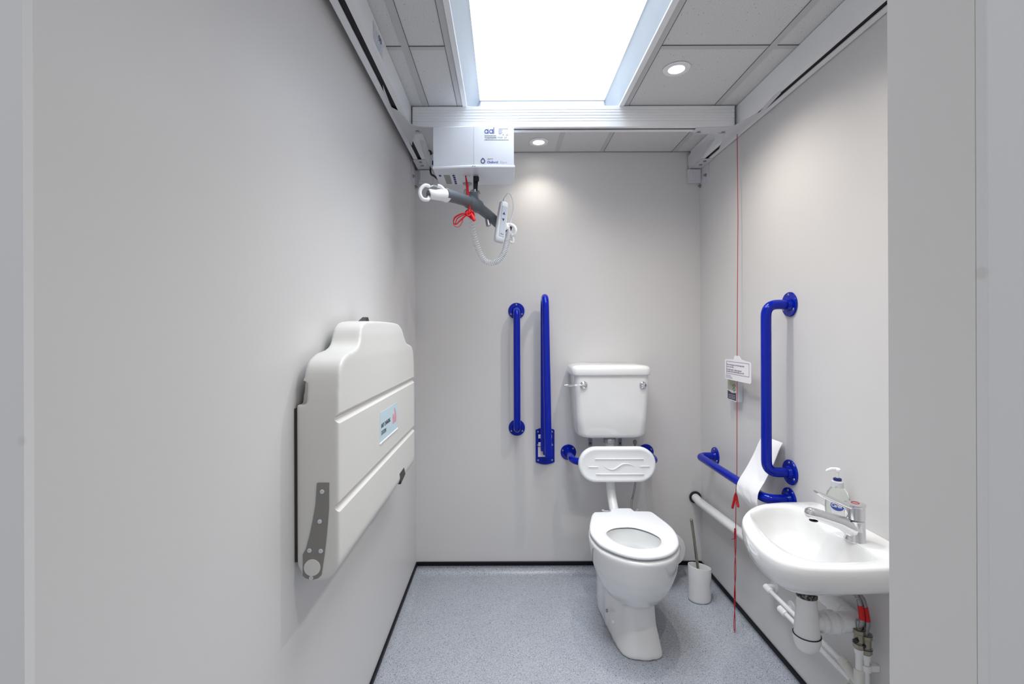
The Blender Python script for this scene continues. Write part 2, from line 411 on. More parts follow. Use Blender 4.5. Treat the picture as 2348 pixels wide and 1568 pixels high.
# maker label on the left track
t = tl; XS = -.3785
q = [PX(851, 84, XS), PX(862, 84, XS), PX(884, 150, XS), PX(872, 150, XS)]
q = [Vector((XS, PX(856, 80, XS).y, H+.90)), Vector((XS, PX(878, 150, XS).y, H+.90)), Vector((XS, PX(878, 150, XS).y, H+.855)), Vector((XS, PX(856, 80, XS).y, H+.855))]
ly0, ly1 = q[0].y, q[1].y
b = bm_(); box(b, XS, XS+.0004, min(ly0, ly1), max(ly0, ly1), H+.853, H+.905); obj('maker_label', b, softg, t, 0)
b = bm_()
random.seed(3)
for r_ in range(6):
    z = H+.859+r_*.0068; y = min(ly0, ly1)+.006
    while y < max(ly0, ly1)-.02:
        w = random.uniform(.004, .016); box(b, XS+.0004, XS+.0007, y, y+w, z, z+.0025); y += w+random.uniform(.002, .006)
obj('label_print', b, inkg, t, 0)
b = bm_(); ym = max(ly0, ly1)-.045
for dy in (0, .016): tube(b, [(XS+.0006, ym+dy+.007*math.cos(a*PI/8), H+.893+.007*math.sin(a*PI/8)) for a in range(16)], .0011, 5, True)
obj('label_symbol', b, navy, t)
# end caps and wall brackets of the tracks
def track_end(t, x0, x1, inner):
    s = 1 if inner > 0 else -1
    b = bm_(); box(b, x0-.003, x1+.003, 2.31, YB-.020, ZT0-.004, ZT0-.0005, .001, 1)
    ex = x1 if s > 0 else x0
    prism(b, [(ex+s*.001, 2.16, ZT0+.03), (ex+s*.001, 2.31, ZT0-.004), (ex+s*.001, YB-.02, ZT0-.004), (ex+s*.001, YB-.004, ZT0+.02), (ex+s*.001, YB-.004, ZT0+.07), (ex+s*.001, 2.3, ZT0+.07)], (s*.003, 0, 0))
    obj('end_cap', b, plate, t)
    for dy in (2.335, 2.385):
        b = bm_(); lathe(b, [(.0075, 0), (.0075, -.003), (.004, -.004)], ((x0+x1)/2, dy, ZT0-.004), n=14); obj('cap_bolt', b, steel, t)
    b = bm_(); zt = ZT0-.006; zb = zt-.070
    xa, xb = (x0-.0, x1+.010) if s > 0 else (x0-.010, x1+.0)
    box(b, xa, xb, YB-.030, YB-.001, zb, zt, .002, 1); box(b, xa+.008, xb-.006, YB-.036, YB-.03, zb+.012, zt-.003, .002, 1)
    # side flange on the wall
    xw0, xw1 = (XL, XL+.004) if s > 0 else (XR-.004, XR)
    prism(b, [(xw0, YB-.11, zt+.03), (xw0, YB-.004, zt+.03), (xw0, YB-.004, zb-.03), (xw0, YB-.03, zb-.028), (xw0, YB-.11, zb+.0)], (xw1-xw0, 0, 0), .001, 1)
    xm = (XL+.001, xa+.001) if s > 0 else (xb-.001, XR-.001); box(b, xm[0], xm[1], YB-.02, YB-.001, zb+.004, zt)
    obj('wall_bracket', b, plate, t)
    d = (1, 0, 0) if s > 0 else (-1, 0, 0); xo = XL+.004 if s > 0 else XR-.004
    for y, z in ((YB-.085, zb+.02), (YB-.022, zb-.015)):
        b = bm_(); lathe(b, [(.008, 0), (.008, .006), (.0045, .007), (.0045, .013)], (xo, y, z), d, n=12); obj('bracket_bolt', b, brass, t)
track_end(tl, -.438, -.379, 1); track_end(tr, .948, 1.003, -1)

# cross beam that spans the two tracks
YB0, YB1 = 1.951, 2.004
t = thing('gantry_beam', 'white ribbed aluminium beam spanning the room between the two ceiling tracks', 'hoist beam', (.28, 1.977, ZT0))
b = bm_(); zt = H+.9200
ribs = [(YB0, ZT0)]
z = ZT0+.001; ribs += [(YB0, ZT0+.022)]
for k in range(5):
    z0 = ZT0+.0225+k*.0115; ribs += [(YB0+.0022, z0), (YB0+.0022, z0+.0018), (YB0, z0+.0032), (YB0, z0+.0105)]
ribs += [(YB0, zt-.002), (YB0+.002, zt), (YB1-.002, zt), (YB1, zt-.002), (YB1, ZT0), (YB1-.018, ZT0), (YB1-.018, ZT0+.004), (YB1-.004, ZT0+.004), (YB1-.004, zt-.006), (YB0+.008, zt-.006),
         (YB0+.008, ZT0+.004), (YB0+.018, ZT0+.004), (YB0+.018, ZT0)]
prism(b, [(-.3735, y, z) for y, z in ribs], (.937-(-.3735), 0, 0)); obj('beam_channel', b, alum, t, 25)
b = bm_(); box(b, -.370, .934, YB0+.0175, YB1-.0175, ZT0+.006, ZT0+.05); obj('beam_slot_shade', b, dark, t, 0, 'black fill standing in for the shade in the slot')  # black box painted as the shade inside the hollow beam
zp = ZT0-.0035
def connecting(pts, holes):
    b = bm_(); pp = [PZ(x, y, zp) for x, y in pts]; prism(b, pp, (0, 0, .003)); o = obj('connecting_plate', b, plate, t, 20)
    for x, y in holes:
        b = bm_(); c = PZ(x, y, zp); lathe(b, [(.0075, 0), (.0075, -.002), (.004, -.0025)], c, n=14); box(b, c.x-.016, c.x+.016, c.y+.010, c.y+.013, zp-.0004, zp); obj('plate_bolt', b, steel, o)
connecting([(1790.7, 209), (1772, 224), (1741.5, 258.6), (1712, 274), (1684, 289), (1668, 292.5), (1597, 293.7), (1588, 303.6), (1592, 307.6), (1625, 307.8), (1658, 310.4), (1662, 314), (1653, 332), (1648, 343), (1690, 308), (1752, 255), (1790, 214)],
           [(1602, 302), (1658, 302.5)])
connecting([(878, 196), (897, 247), (914, 256), (930, 272), (943, 286), (960, 291), (1010, 293.5), (1010, 304), (968, 306), (950, 309), (947, 320), (944, 334), (935, 322), (905, 268), (880, 215)],
           [(957, 300)])

# ================================================================== HOIST MOTOR
MZ0, MZ1, MY0, MY1, MX0, MX1, MS = H+.641, H+.8075, 1.87, 2.085, -.279, .037, -.119
t = thing('hoist_motor', 'white box-shaped patient hoist motor hanging from the cross beam', 'patient hoist', ((MX0+MX1)/2, 1.977, MZ0))
def cover(x0, x1, ya, yb, name):
    b = bm_(); o2 = [(x0, ya), (x1, yb), (x1, MY1), (x0, MY1)]
    prism(b, [(x, y, MZ0+.008) for x, y in o2], (0, 0, MZ1-MZ0-.008), .006, 3); return obj(name, b, casem, t)
cover(MX0, MS-.0003, MY0+.012, MY0, 'left_cover'); cover(MS+.0003, MX1, MY0, MY0, 'right_cover')
b = bm_(); prism(b, [(x, y, MZ0) for x, y in ((MX0-.003, MY0+.010), (MS, MY0-.003), (MX1+.004, MY0-.003), (MX1+.002, MY1), (MX0-.003, MY1))], (0, 0, .011), .004, 3); obj('base_tray', b, casem, t)
b = bm_()
for dx in (-.004, .004): box(b, MS+dx-.0016, MS+dx+.0016, MY0-.0036, MY0-.002, MZ0+.005, MZ0+.008)
obj('latch_slot', b, dark, t, 0)
b = bm_(); box(b, -.17, -.07, 1.958, 1.997, MZ1-.004, ZT0+.003, .003, 1); obj('trolley', b, black, t)
ZU = MZ0-.0006
b = bm_(); prism(b, [PZ(*p, ZU) for p in ((1017, 401.6), (1031.5, 401.6), (1037, 422), (1024.4, 422.4))], (0, 0, .0008)); obj('display', b, lcd, t, 0)
for px, py in ((1009, 403), (1040, 402.9), (1041.7, 407.4), (1043, 412), (1044.3, 416.6), (1045.3, 420.7)):
    c = PZ(px, py, ZU); b = bm_(); pts = [(c.x+.0052*math.cos(a*PI/8), c.y+.0085*math.sin(a*PI/8), ZU-.001) for a in range(16)]; prism(b, pts, (0, 0, .0018)); obj('button', b, navy, t)
b = bm_(); c = PZ(1067, 402.5, ZU); tube(b, [(c.x+.008*math.cos(a*PI/8), c.y+.012*math.sin(a*PI/8), ZU) for a in range(16)], .0012, 6, True); c = PZ(1075, 403.5, ZU); tube(b, [(c.x+.006*math.cos(a*PI/8), c.y+.010*math.sin(a*PI/8), ZU) for a in range(16)], .0010, 6, True); obj('cord_outlet', b, softg, t)
b = bm_(); c = PZ(1072, 421, ZU); lathe(b, [(.020, 0), (.020, -.003), (.008, -.004), (.008, -.014)], c, n=24); obj('round_socket', b, steel, t)
# printed marks on the right cover
YM = MY0-.0004
def onf(x, y): return P(x, y, YM)
b = bm_(); zb0 = onf(1115, 305.8).z; zh = onf(1115, 296.5).z-zb0
for xa in (1110.8, 1121.6):
    p = onf(xa, 301); rr2 = zh/2-.0012; cxx = p.x+rr2+.001
    tube(b, [(cxx+rr2*math.cos(a*PI/12), YM, zb0+zh/2+rr2*math.sin(a*PI/12)) for a in range(24)], .0013, 6, True)
    tube(b, [(cxx+rr2+.0002, YM, zb0-.0005), (cxx+rr2+.0002, YM, zb0+zh+.0005)], .0013, 6)
p = onf(1132.3, 301); tube(b, [(p.x, YM, zb0-.0005), (p.x, YM, zb0+zh*1.5)], .0013, 6)
obj('logo_lettering', b, inkb, t)
b = bm_()
for y, x0, x1 in ((295, 1143, 1165), (298, 1143, 1152), (301, 1143, 1151), (304, 1143, 1152.5), (306.5, 1143, 1150)):
    p, q_ = onf(x0, y), onf(x1, y); box(b, p.x, q_.x, YM-.0002, YM+.0002, p.z-.0009, p.z+.0009)
obj('address_lines', b, inkg, t, 0)
b = bm_()
for y, x0, x1 in ((311, 1111, 1138), (314.5, 1111, 1138), (321, 1111, 1166)):
    p, q_ = onf(x0, y), onf(x1, y); x = p.x
    while x < q_.x: w = random.uniform(.003, .007); box(b, x, min(x+w, q_.x), YM-.0002, YM+.0002, p.z-.0008, p.z+.0008); x += w+.0012
obj('service_lines', b, ink, t, 0)
text('handwritten_date', '1 . 9 . 22', .0085, onf(1144, 311), (1, 0, 0), (.15, 0, 1), ink, t, -.00015, 1.2)
text('handwritten_month', 'MAR  23', .0085, onf(1140, 317), (1, 0, 0), (.15, 0, 1), ink, t, -.00015, 1.2)
b = bm_(); p0, p1 = onf(1112, 318), onf(1138, 317); n = 22
tube(b, [p0.lerp(p1, k/n)+Vector((0, -.0003, .0022*math.sin(k*1.9)*(1 if k % 7 else 2))) for k in range(n+1)], .0004, 4); obj('signature', b, ink, t)
b = bm_(); c = onf(1107.3, 368.8); tube(b, smooth_path([c+Vector((x, -.0005, z)) for x, z in ((0, .010), (.0065, .002), (.0072, -.003), (.004, -.0075), (0, -.0085), (-.004, -.0075), (-.0072, -.003), (-.0065, .002))], 5, True), .0015, 6, True); obj('drop_logo', b, navy, t)
text('model_lettering', 'Oxford', .0125, onf(1116.8, 374.3), (1, 0, 0), (0, 0, 1), inkb, t, .0003, 1.12)
text('model_lettering', 'Elara', .0125, onf(1146.3, 374.3), (1, 0, 0), (0, 0, 1), inkg, t, 0, 1.12, label='pale thin lettering')
text('maker_lettering', 'joerns', .0075, onf(1118, 365.5), (1, 0, 0), (0, 0, 1), inkp, t, .0001, 1.1)
# charger lead at the left end
t2 = thing('charging_cable', 'black cable with a plug behind the left end of the hoist motor', 'cable', P(988, 400, 2.2))
b = bm_(); tube(b, smooth_path([P(984, 345, 2.15), P(988, 350, 2.13), P(989, 372, 2.14), P(987, 390, 2.16), P(989, 400, 2.14), P(996, 404, 2.12), Vector((MX0+.012, MY1-.004, MZ0+.004))], 7), .0045, 8); obj('lead', b, black, t2)
b = bm_(); c = P(993, 366, 2.13); box(b, c.x-.012, c.x+.018, c.y-.01, c.y+.03, c.z-.035, c.z+.02, .005, 2); obj('plug_body', b, softg, t2)
b = bm_(); box(b, c.x-.003, c.x+.008, c.y-.013, c.y-.009, c.z-.028, c.z-.008, .002, 1); obj('plug_inset', b, navy, t2)

# ================================================================== SPREADER BAR
SB0, SB1, SBC = Vector((-.245, 1.755, H+.512)), Vector((.004, 2.11, H+.440)), Vector((-.130, 1.955, H+.548))
SBC = P(1086, 468, 1.955)
SB0 = P(1018, 446, 1.80); SB1 = P(1157, 527, 2.10); SBm = P(1050, 454, 1.865); SBn = P(1120, 493, 2.03)
t = thing('spreader_bar', 'dark grey arched spreader bar with white end hooks under the hoist motor', 'spreader bar', SBC)
b = bm_(); path = smooth_path([SB0, SBm, SBC, SBn, SB1], 10); n = len(path)
tube(b, path, [.0275-.0055*k/(n-1) for k in range(n)], 20, flat=.86); obj('bar_tube', b, slate, t)
b = bm_(); d = (SBn-SBm).normalized(); p = SBC; 
lathe(b, [(.0235, -.040), (.0275, -.034), (.0285, 0), (.0275, .030), (.0235, .036)], p, d, 22); box(b, p.x-.024, p.x+.018, p.y-.022, p.y+.022, p.z+.015, p.z+.046, .006, 2); obj('centre_hub', b, slate, t)
b = bm_()
for q in (P(1069, 442, 1.95), P(1084, 443, 1.95), P(1096, 445, 1.96)):
    tube(b, [q+Vector((0, 0, -.018)), q+Vector((0, 0, .012))], .0035, 8); tube(b, fillet([q+Vector((-.008, 0, -.008)), q+Vector((-.008, 0, .012)), q+Vector((.004, 0, .014)), q+Vector((.008, 0, 0))], .005, 3), .0022, 6)
obj('hanger_clip', b, steel, t)
def hook(c, dirv, r, nm='sling_hook'):
    dirv = dirv.normalized(); o = bm_()
    side = Vector((0, 0, 1)).cross(dirv).normalized(); up = dirv.cross(side)
    # sleeve
    sl = bm_(); lathe(sl, [(r*.50, .012), (r*.66, .008), (r*.74, -.012), (r*.84, -.042), (r*.80, -.046), (r*.3, -.046)], c, dirv, 24, cap=True); so = obj('end_sleeve', sl, plast, t)
    # open C hook
    pts = []
    for k in range(26):
        a = math.radians(-38+256*k/25); pts.append(c+dirv*.004+side*r*1.22*math.cos(a+PI/2+.9)+up*r*1.22*math.sin(a+PI/2+.9)+dirv*(.016*math.sin(k/25*PI)))
    tube(o, pts, [.0065+.0015*math.sin(k/25*PI) for k in range(26)], 10); obj(nm, o, plast, t)
dl = (SB0-SBm).normalized(); dr = (SB1-SBn).normalized()
# left hook: ring seen as a white C, opening upwards
cL = P(987, 441, 1.765)
b = bm_(); pts = smooth_path([P(984, 427, 1.775), P(974, 425, 1.76), P(965, 433, 1.75), P(963, 445, 1.745), P(969, 456, 1.745), P(980, 458, 1.75), P(984, 452, 1.76)], 6)
tube(b, pts, .0068, 10)
pts = smooth_path([P(1003, 426, 1.78), P(1011, 429, 1.785), P(1017, 437, 1.785), P(1016, 449, 1.785), P(1010, 457, 1.785)], 6); tube(b, pts, .0075, 10); obj('sling_hook', b, plast, t)
b = bm_(); tube(b, [P(983, 445, 1.76), P(985, 445, 1.762), P(998, 447, 1.775), P(1016, 447, 1.795), P(1022, 448, 1.81)], [.0165, .0185, .0185, .0235, .0265], 22); obj('end_sleeve', b, plast, t)
b = bm_(); lathe(b, [(.0155, 0), (.0150, .0015), (0, .0015)], P(983, 445, 1.76), P(975, 444, 1.75)-P(983, 445, 1.76), 20); obj('sleeve_mouth', b, slate, t)
b = bm_(); pts = [P(984, 429, 1.778), P(994, 426, 1.79), P(1004, 429, 1.782)]; tube(b, smooth_path(pts, 5), .0028, 8); obj('hook_strap', b, softg, t)
# right hook
b = bm_(); tube(b, [P(1152, 519, 2.085), P(1160, 526, 2.105), P(1167, 532, 2.12), P(1170, 534, 2.125)], [.022, .021, .019, .012], 20); obj('end_sleeve', b, plast, t)
b = bm_(); pts = smooth_path([P(1158, 516, 2.09), P(1168, 515, 2.10), P(1178, 519, 2.10), P(1182, 528, 2.10), P(1178, 538, 2.105), P(1168, 540, 2.11)], 6); tube(b, pts, .0075, 10)
pts = smooth_path([P(1171, 538, 2.12), P(1176, 548, 2.12), P(1175, 556, 2.12), P(1168, 553, 2.12)], 6); tube(b, pts, .006, 10); obj('sling_hook', b, plast, t)
b = bm_(); tube(b, [P(1160, 521, 2.10), P(1170, 527, 2.11)], .0135, 14); obj('hook_insert', b, black, t)
b = bm_(); q = P(1120, 518, 2.03); tube(b, [P(1116, 500, 2.03), P(1120, 518, 2.025)], [.008, .010], 12); obj('stop_knob', b, steel, t)
# black lifting tape between motor and bar
tp = thing('lifting_tape', 'short black webbing strap between hoist motor and spreader bar', 'strap', P(1091, 430, 1.96))
b = bm_(); p, q_ = P(1091, 405, 1.965), P(1090, 441, 1.955); p.z = MZ0-.001
prism(b, [(p.x-.0105, p.y-.003, p.z), (p.x+.0105, p.y-.003, p.z), (q_.x+.0085, q_.y-.003, q_.z+.006), (q_.x-.0085, q_.y-.003, q_.z+.006)], (0, .006, 0), .001, 1); obj('webbing', b, black, tp)
b = bm_(); q2 = P(1095, 408, 1.955); box(b, q2.x-.011, q2.x+.006, q2.y-.008, q2.y+.006, q2.z-.014, q2.z+.004, .002, 1); obj('strap_clip', b, black, tp)
b = bm_(); tube(b, [P(1089, 434, 1.942), P(1090, 447, 1.94)], .0035, 8); obj('strap_pin', b, chrome, tp)

# handset with coiled cord
t = thing('hoist_handset', 'pale grey two-button hoist handset hooked on the right end of the spreader bar', 'remote control', P(1146, 556, 2.02))
ax = (P(1155, 462, 2.03)-P(1143, 553, 2.0)); ln = ax.length; ax.normalize()
xd = Vector((1, .55, 0)); xd = (xd-ax*xd.dot(ax)).normalized(); nd = xd.cross(ax); nd = nd if nd.y < 0 else -nd
c0 = P(1143.5, 555, 2.0)
def hs(u, v, w): return c0+xd*u+ax*v+nd*w
b = bm_(); rings = []
def sec(v, hw, hd): 
    return [hs(hw*math.copysign(abs(math.cos(a*PI/12))**.55, math.cos(a*PI/12)), v, hd*math.copysign(abs(math.sin(a*PI/12))**.55, math.sin(a*PI/12))) for a in range(24)]
for v, hw, hd in ((0, .018, .009), (.002, .0205, .0115), (.02, .0225, .0135), (.10, .021, .0135), (.15, .019, .013), (ln-.004, .018, .012), (ln, .015, .009)): rings.append(sec(v, hw, hd))
loft(b, rings); obj('handset_body', b, softg, t, 50)
b = bm_(); prism(b, [hs(u, v, .0133) for u, v in ((-.010, .022), (.014, .022), (.013, ln-.022), (-.011, ln-.022))], nd*.0015, .0005, 1); kp = obj('keypad', b, panelg, t)
for s_, v0 in ((1, .118), (-1, .100)):
    b = bm_(); prism(b, [hs(u, v0+s_*v, .0150) for u, v in ((-.006, 0), (.006, 0), (0, .012))], nd*.0006); obj('arrow_button', b, navy, kp, 0)
b = bm_(); prism(b, [hs(u, v, .0149) for u, v in ((-.005, .032), (.009, .030), (.009, .0325), (-.005, .0345))], nd*.0003); obj('small_print', b, ink, kp, 0)
b = bm_(); tube(b, [hs(0, ln-.002, 0), hs(.001, ln+.014, 0), hs(.003, ln+.026, 0)], [.0075, .006, .0035], 12); obj('strain_relief', b, softg, t)
b = bm_(); cord = smooth_path([hs(.003, ln+.024, 0), P(1161, 446, 2.03), P(1167, 443, 2.03), P(1172, 449, 2.04), P(1177, 468, 2.05), P(1174, 495, 2.06), P(1168, 520, 2.05), P(1167, 532, 2.05)], 7); tube(b, cord, .0022, 7); obj('thin_cord', b, softg, t)
b = bm_(); core = smooth_path([P(1078, 500, 1.99), P(1081, 512, 1.99), P(1088, 545, 2.0), P(1100, 580, 2.0), P(1112, 598, 2.0), P(1128, 603, 2.0), P(1144, 596, 2.01), P(1156, 578, 2.02), P(1162, 556, 2.03), P(1168, 532, 2.05)], 40)
L = [0]
for i in range(1, len(core)): L.append(L[-1]+(core[i]-core[i-1]).length)
tot = L[-1]; pts = []; N = 620; u, v = None, None; j = 0
def at_len(s):
    lo, hi = 0, len(L)-1
    while hi-lo > 1:
        m_ = (lo+hi)//2
        if L[m_] <= s: lo = m_
        else: hi = m_
    f = (s-L[lo])/max(1e-9, L[hi]-L[lo]); return core[lo].lerp(core[hi], f), (core[hi]-core[lo]).normalized()
u = Vector((0, -1, 0))
for k in range(N+1):
    s = tot*k/N; p, tg = at_len(s); u = (u-tg*u.dot(tg)).normalized(); v = tg.cross(u)
    fr = s/tot; turns = 46*(fr**1.3); a = turns*2*PI; rad = .0105 if fr < .93 else .0105
    pts.append(p+(u*math.cos(a)+v*math.sin(a))*rad)
tube(b, pts, .0017, 5); obj('coiled_cord', b, softg, t)

# red emergency cord of the hoist
t = thing('red_lowering_cord', 'bright red cord tied in a bow on the spreader bar below the hoist motor', 'cord', P(1078, 505, 1.93))
b = bm_(); a0 = PZ(1067.5, 403, MZ0-.001); 
tube(b, [a0, P(1070, 425, 1.93), P(1073, 455, 1.915), P(1077, 482, 1.915)], [.0022, .0036, .0036, .003], 8)
tube(b, [a0+Vector((.001, 0, 0)), P(1072, 425, 1.93), P(1075.5, 455, 1.915), P(1078, 482, 1.915)], [.0018, .003, .003, .003], 8)
obj('hanging_cord', b, red, t)
b = bm_(); kc = P(1078, 488, 1.915)
for s in range(5):
    pts = []
    for a in range(18):
        th = 2*PI*a/18; pts.append(kc+Vector((.012*math.cos(th)*math.cos(s*.6)+.003*s-.006, .010*math.sin(th+s), .014*math.sin(th)-.002*s)))
    tube(b, pts, .0036, 7, True)
obj('knot', b, red, t)
def loop(name, pts, r=.0019):
    b = bm_(); tube(b, smooth_path(pts, 7), r, 6); obj(name, b, red, t)
loop('bow_loop', [P(1074, 488, 1.91), P(1058, 490, 1.9), P(1043, 498, 1.9), P(1040, 510, 1.9), P(1046, 514, 1.9), P(1056, 504, 1.9), P(1072, 489, 1.91)], .0024)
loop('bow_loop', [P(1074, 489, 1.91), P(1060, 494, 1.905), P(1048, 502, 1.905), P(1045, 513, 1.905), P(1054, 508, 1.905), P(1072, 491, 1.91)])
loop('bow_loop', [P(1075, 490, 1.912), P(1063, 498, 1.905), P(1059, 511, 1.905), P(1052, 520, 1.905), P(1044, 519, 1.9), P(1040, 513, 1.9), P(1044, 500, 1.9), P(1060, 491, 1.9), P(1074, 488, 1.91)], .0014)
b = bm_(); tube(b, [P(1080, 490, 1.91), P(1084, 497, 1.905), P(1087, 505, 1.905), P(1085, 507, 1.905)], [.005, .0075, .0075, .003], 10); obj('cord_tail', b, red, t)

# ================================================================== BABY CHANGING UNIT
X0, X1 = -.4547, -.362
t = thing('baby_changing_unit', 'cream plastic fold-down baby changing unit shut against the left wall', 'baby changing table', ((X0+X1)/2, 1.477, H-.54))
top = smooth_path([Vector((0, y, z)) for y, z in ((1.042, -.20), (1.045, -.13), (1.058, -.075), (1.10, -.050), (1.17, -.040), (1.205, -.025), (1.235, .015), (1.285, .030), (1.40, .0335), (1.56, .0335), (1.665, .030), (1.715, .012), (1.75, -.025), (1.785, -.040), (1.855, -.050), (1.895, -.075), (1.909, -.13), (1.914, -.20))], 5)
out = [(0, p.y, H+p.z) for p in top]+[(0, 1.914, H-.62), (0, 1.042, H-.62)]
A = bm_(); prism(A, [(X0, y, z) for _, y, z in out], (X1-X0, 0, 0))
rr = (X1-X0)/2; cz = H-.494; prof = [(X0+.014, H+.08), (X0+.014, H-.100), (X0+.006, H-.108), (X0, H-.155)]
prof += [((X0+X1)/2-rr*math.cos(a*PI/16), cz-rr*math.sin(a*PI/16)) for a in range(17)]
prof += [(X1, H-.06), (X1-.004, H+.0), (X1-.016, H+.08)]
B = bm_(); prism(B, [(x, .98, z) for x, z in prof], (0, 1.0, 0))
cut = bm_(); prism(cut, [(x, y, H-.107) for x, y in ((X0-.01, 1.0), (X0+.022, 1.0), (X0+.022, 1.075), (X0-.01, 1.075))], (0, 0, -.049))
cutA = bm_()
for zc in (-.186, -.379):
    prism(cutA, [(X1+.012, .98, H+zc+.022), (X1-.009, .98, H+zc+.004), (X1-.009, .98, H+zc-.004), (X1+.012, .98, H+zc-.022)], (0, 1.0, 0))
nb = bake(A, [('BOOLEAN', dict(operation='INTERSECT', cutter=B, solver='EXACT')), ('BOOLEAN', dict(operation='DIFFERENCE', cutter=cut, solver='EXACT')),
              ('REMESH', dict(mode='VOXEL', voxel_size=.0038)), ('SMOOTH', dict(factor=.6, iterations=5)),
              ('BOOLEAN', dict(operation='DIFFERENCE', cutter=cutA, solver='EXACT'))])
obj('shell', nb, cream, t, 40)
b = bm_(); box(b, XL, X0+.003, 1.047, 1.88, H-.50, H-.165); obj('wall_plate', b, subtle('gap_shadow_brown', (.05, .045, .04), .7), t, 0, 'wall plate behind the shell, coloured dark as the gap shadow')  # plate coloured dark to stand in for the shadow behind the shell
YP = 1.0405
pl = [(726.3, 1108), (729, 1106.7), (754.4, 1106.7), (753.9, 1166), (749.5, 1221), (743.5, 1274.6), (736.6, 1319), (729, 1326), (715, 1330), (701, 1326), (694, 1320), (694, 1271), (701, 1259), (710, 1226), (717, 1192), (723, 1157.5)]
b = bm_(); prism(b, [P(x, y, YP) for x, y in pl], (0, .004, 0)); hp = obj('hinge_plate', b, greyp, t, 20)
b = bm_(); c = P(716, 1301, YP); lathe(b, [(.018, 0), (.0175, .0025), (.0, .003)], c, (0, -1, 0), 32); obj('hinge_cap', b, cream, hp)
for x, y in ((738.5, 1127), (733, 1195.5), (709.5, 1262), (735.5, 1263), (713.7, 1324.5)):
    b = bm_(); c = P(x, y, YP); lathe(b, [(.0048, 0), (.0045, .0015), (.0018, .0018), (.0015, .0005), (.0, .0004)], c, (0, -1, 0), 16); s = obj('screw', b, softg, hp)
    b = bm_(); lathe(b, [(.0016, .0008), (.0015, .0020), (0, .0020)], c, (0, -1, 0), 8); obj('screw_socket', b, dark, hp, 0) if False else b.free()
# label
XS = X1+.0006; s0 = [(872, 943), (911, 923), (911, 973), (872, 1015)]
ya, yb_ = 1.385, 1.606; za, zb_ = H-.232, H-.317
b = bm_(); box(b, XS-.002, XS, ya, yb_, zb_, za); lb = obj('sign_label', b, skyl, t, 0)
XT = XS+.0003
text('sign_lettering', 'BABY CHANGING', .0175, (XT, ya+.012, H-.278), (0, 1, 0), (0, 0, 1), ink, lb, .0003, .78)
text('sign_lettering', 'STATION', .0175, (XT, ya+.012, H-.299), (0, 1, 0), (0, 0, 1), ink, lb, .0003, .78)
b = bm_(); yc, zc = ya+.175, H-.268
prism(b, [(XT-.0002, yc+dy, zc+dz) for dy, dz in ((-.022, -.024), (.024, -.024), (.030, -.010), (.022, .010), (.010, .022), (.002, .024), (.006, .008), (-.004, -.006), (-.020, -.010))], (.0004, 0, 0))
prism(b, [(XT-.0002, yc-.014+.009*math.cos(a*PI/6), zc-.001+.009*math.sin(a*PI/6)) for a in range(12)], (.0005, 0, 0)); obj('sign_pictogram', b, pink, lb, 0)
b = bm_(); box(b, X1-.001, X1+.0022, ya-.004, yb_+.004, zb_-.006, zb_-.001, .0008, 1); obj('label_edge', b, plast, t)
b = bm_(); q = PX(834, 738, -.425); prism(b, [(-.436, q.y-.032, H+.028), (-.436, q.y-.028, H+.034), (-.436, q.y+.018, H+.048), (-.436, q.y+.034, H+.028)], (.02, 0, 0), .002, 1); obj('top_strap', b, black, t)
b = bm_(); q = PX(916, 1100, -.372); prism(b, [(-.374, q.y-.05, H-.480), (-.374, q.y+.03, H-.478), (-.374, q.y+.055, H-.512), (-.374, q.y-.02, H-.525)], (.012, 0, 0), .002, 1); obj('strap_buckle', b, black, t)

# ================================================================== GRAB RAILS
def flange(parent, c, axis, r=.042, th=.007, nscrew=3, ph=90, name='wall_flange'):
    b = bm_(); lathe(b, [(r-.001, 0), (r, .001), (r, th*.6), (r-.002, th), (.024, th), (.020, th+.010), (.0, th+.010)], c, axis, 36); f = obj(name, b, blue, parent)
    u, v = frame_for(Vector(axis)); vv = Vector((0, 0, 1)); uu = Vector(axis).normalized().cross(vv)
    for k in range(nscrew):
        a = math.radians(ph+360*k/nscrew); p = Vector(c)+(uu*math.cos(a)+vv*math.sin(a))*r*.78+Vector(axis).normalized()*th
        b = bm_(); lathe(b, [(.0046, 0), (.0040, .0014), (.002, .0016), (.0018, .0006), (0, .0006)], p, axis, 12); obj('screw', b, steel, f)
    return f
def rail(name, label, a, bb, out, r=.0172, fr=.042, bend=.06):
    a, bb, out = Vector(a), Vector(bb), Vector(out)
    t = thing(name, label, 'grab rail', (a+bb)/2)
    b = bm_(); tube(b, fillet([a, a+out, bb+out, bb], bend, 9), r, 20); obj('rail_tube', b, blue, t)
    n = out.normalized(); flange(t, a, n, fr); flange(t, bb, n, fr); return t
a, c = P(1184, 713, YB), P(1184.5, 980, YB); a.x = c.x = (a.x+c.x)/2+.0005
rail('grab_rail', 'short upright blue grab rail on the back wall left of the cistern', a, c, (0, -.075, 0), fr=.042, bend=.055)
a, c = PX(1812, 698, XR), PX(1812, 1082, XR); c.y = a.y
rail('grab_rail', 'thick upright blue grab rail on the right wall above the basin', a, c, (-.086, 0, 0), fr=.044, bend=.095)
a, c = PX(1641, 1049, XR), PX(1811, 1140, XR); a.z = c.z = (a.z+c.z)/2
rail('grab_rail', 'horizontal blue grab rail on the right wall with paper over it', a, c, (-.082, 0, 0), fr=.042, bend=.05)
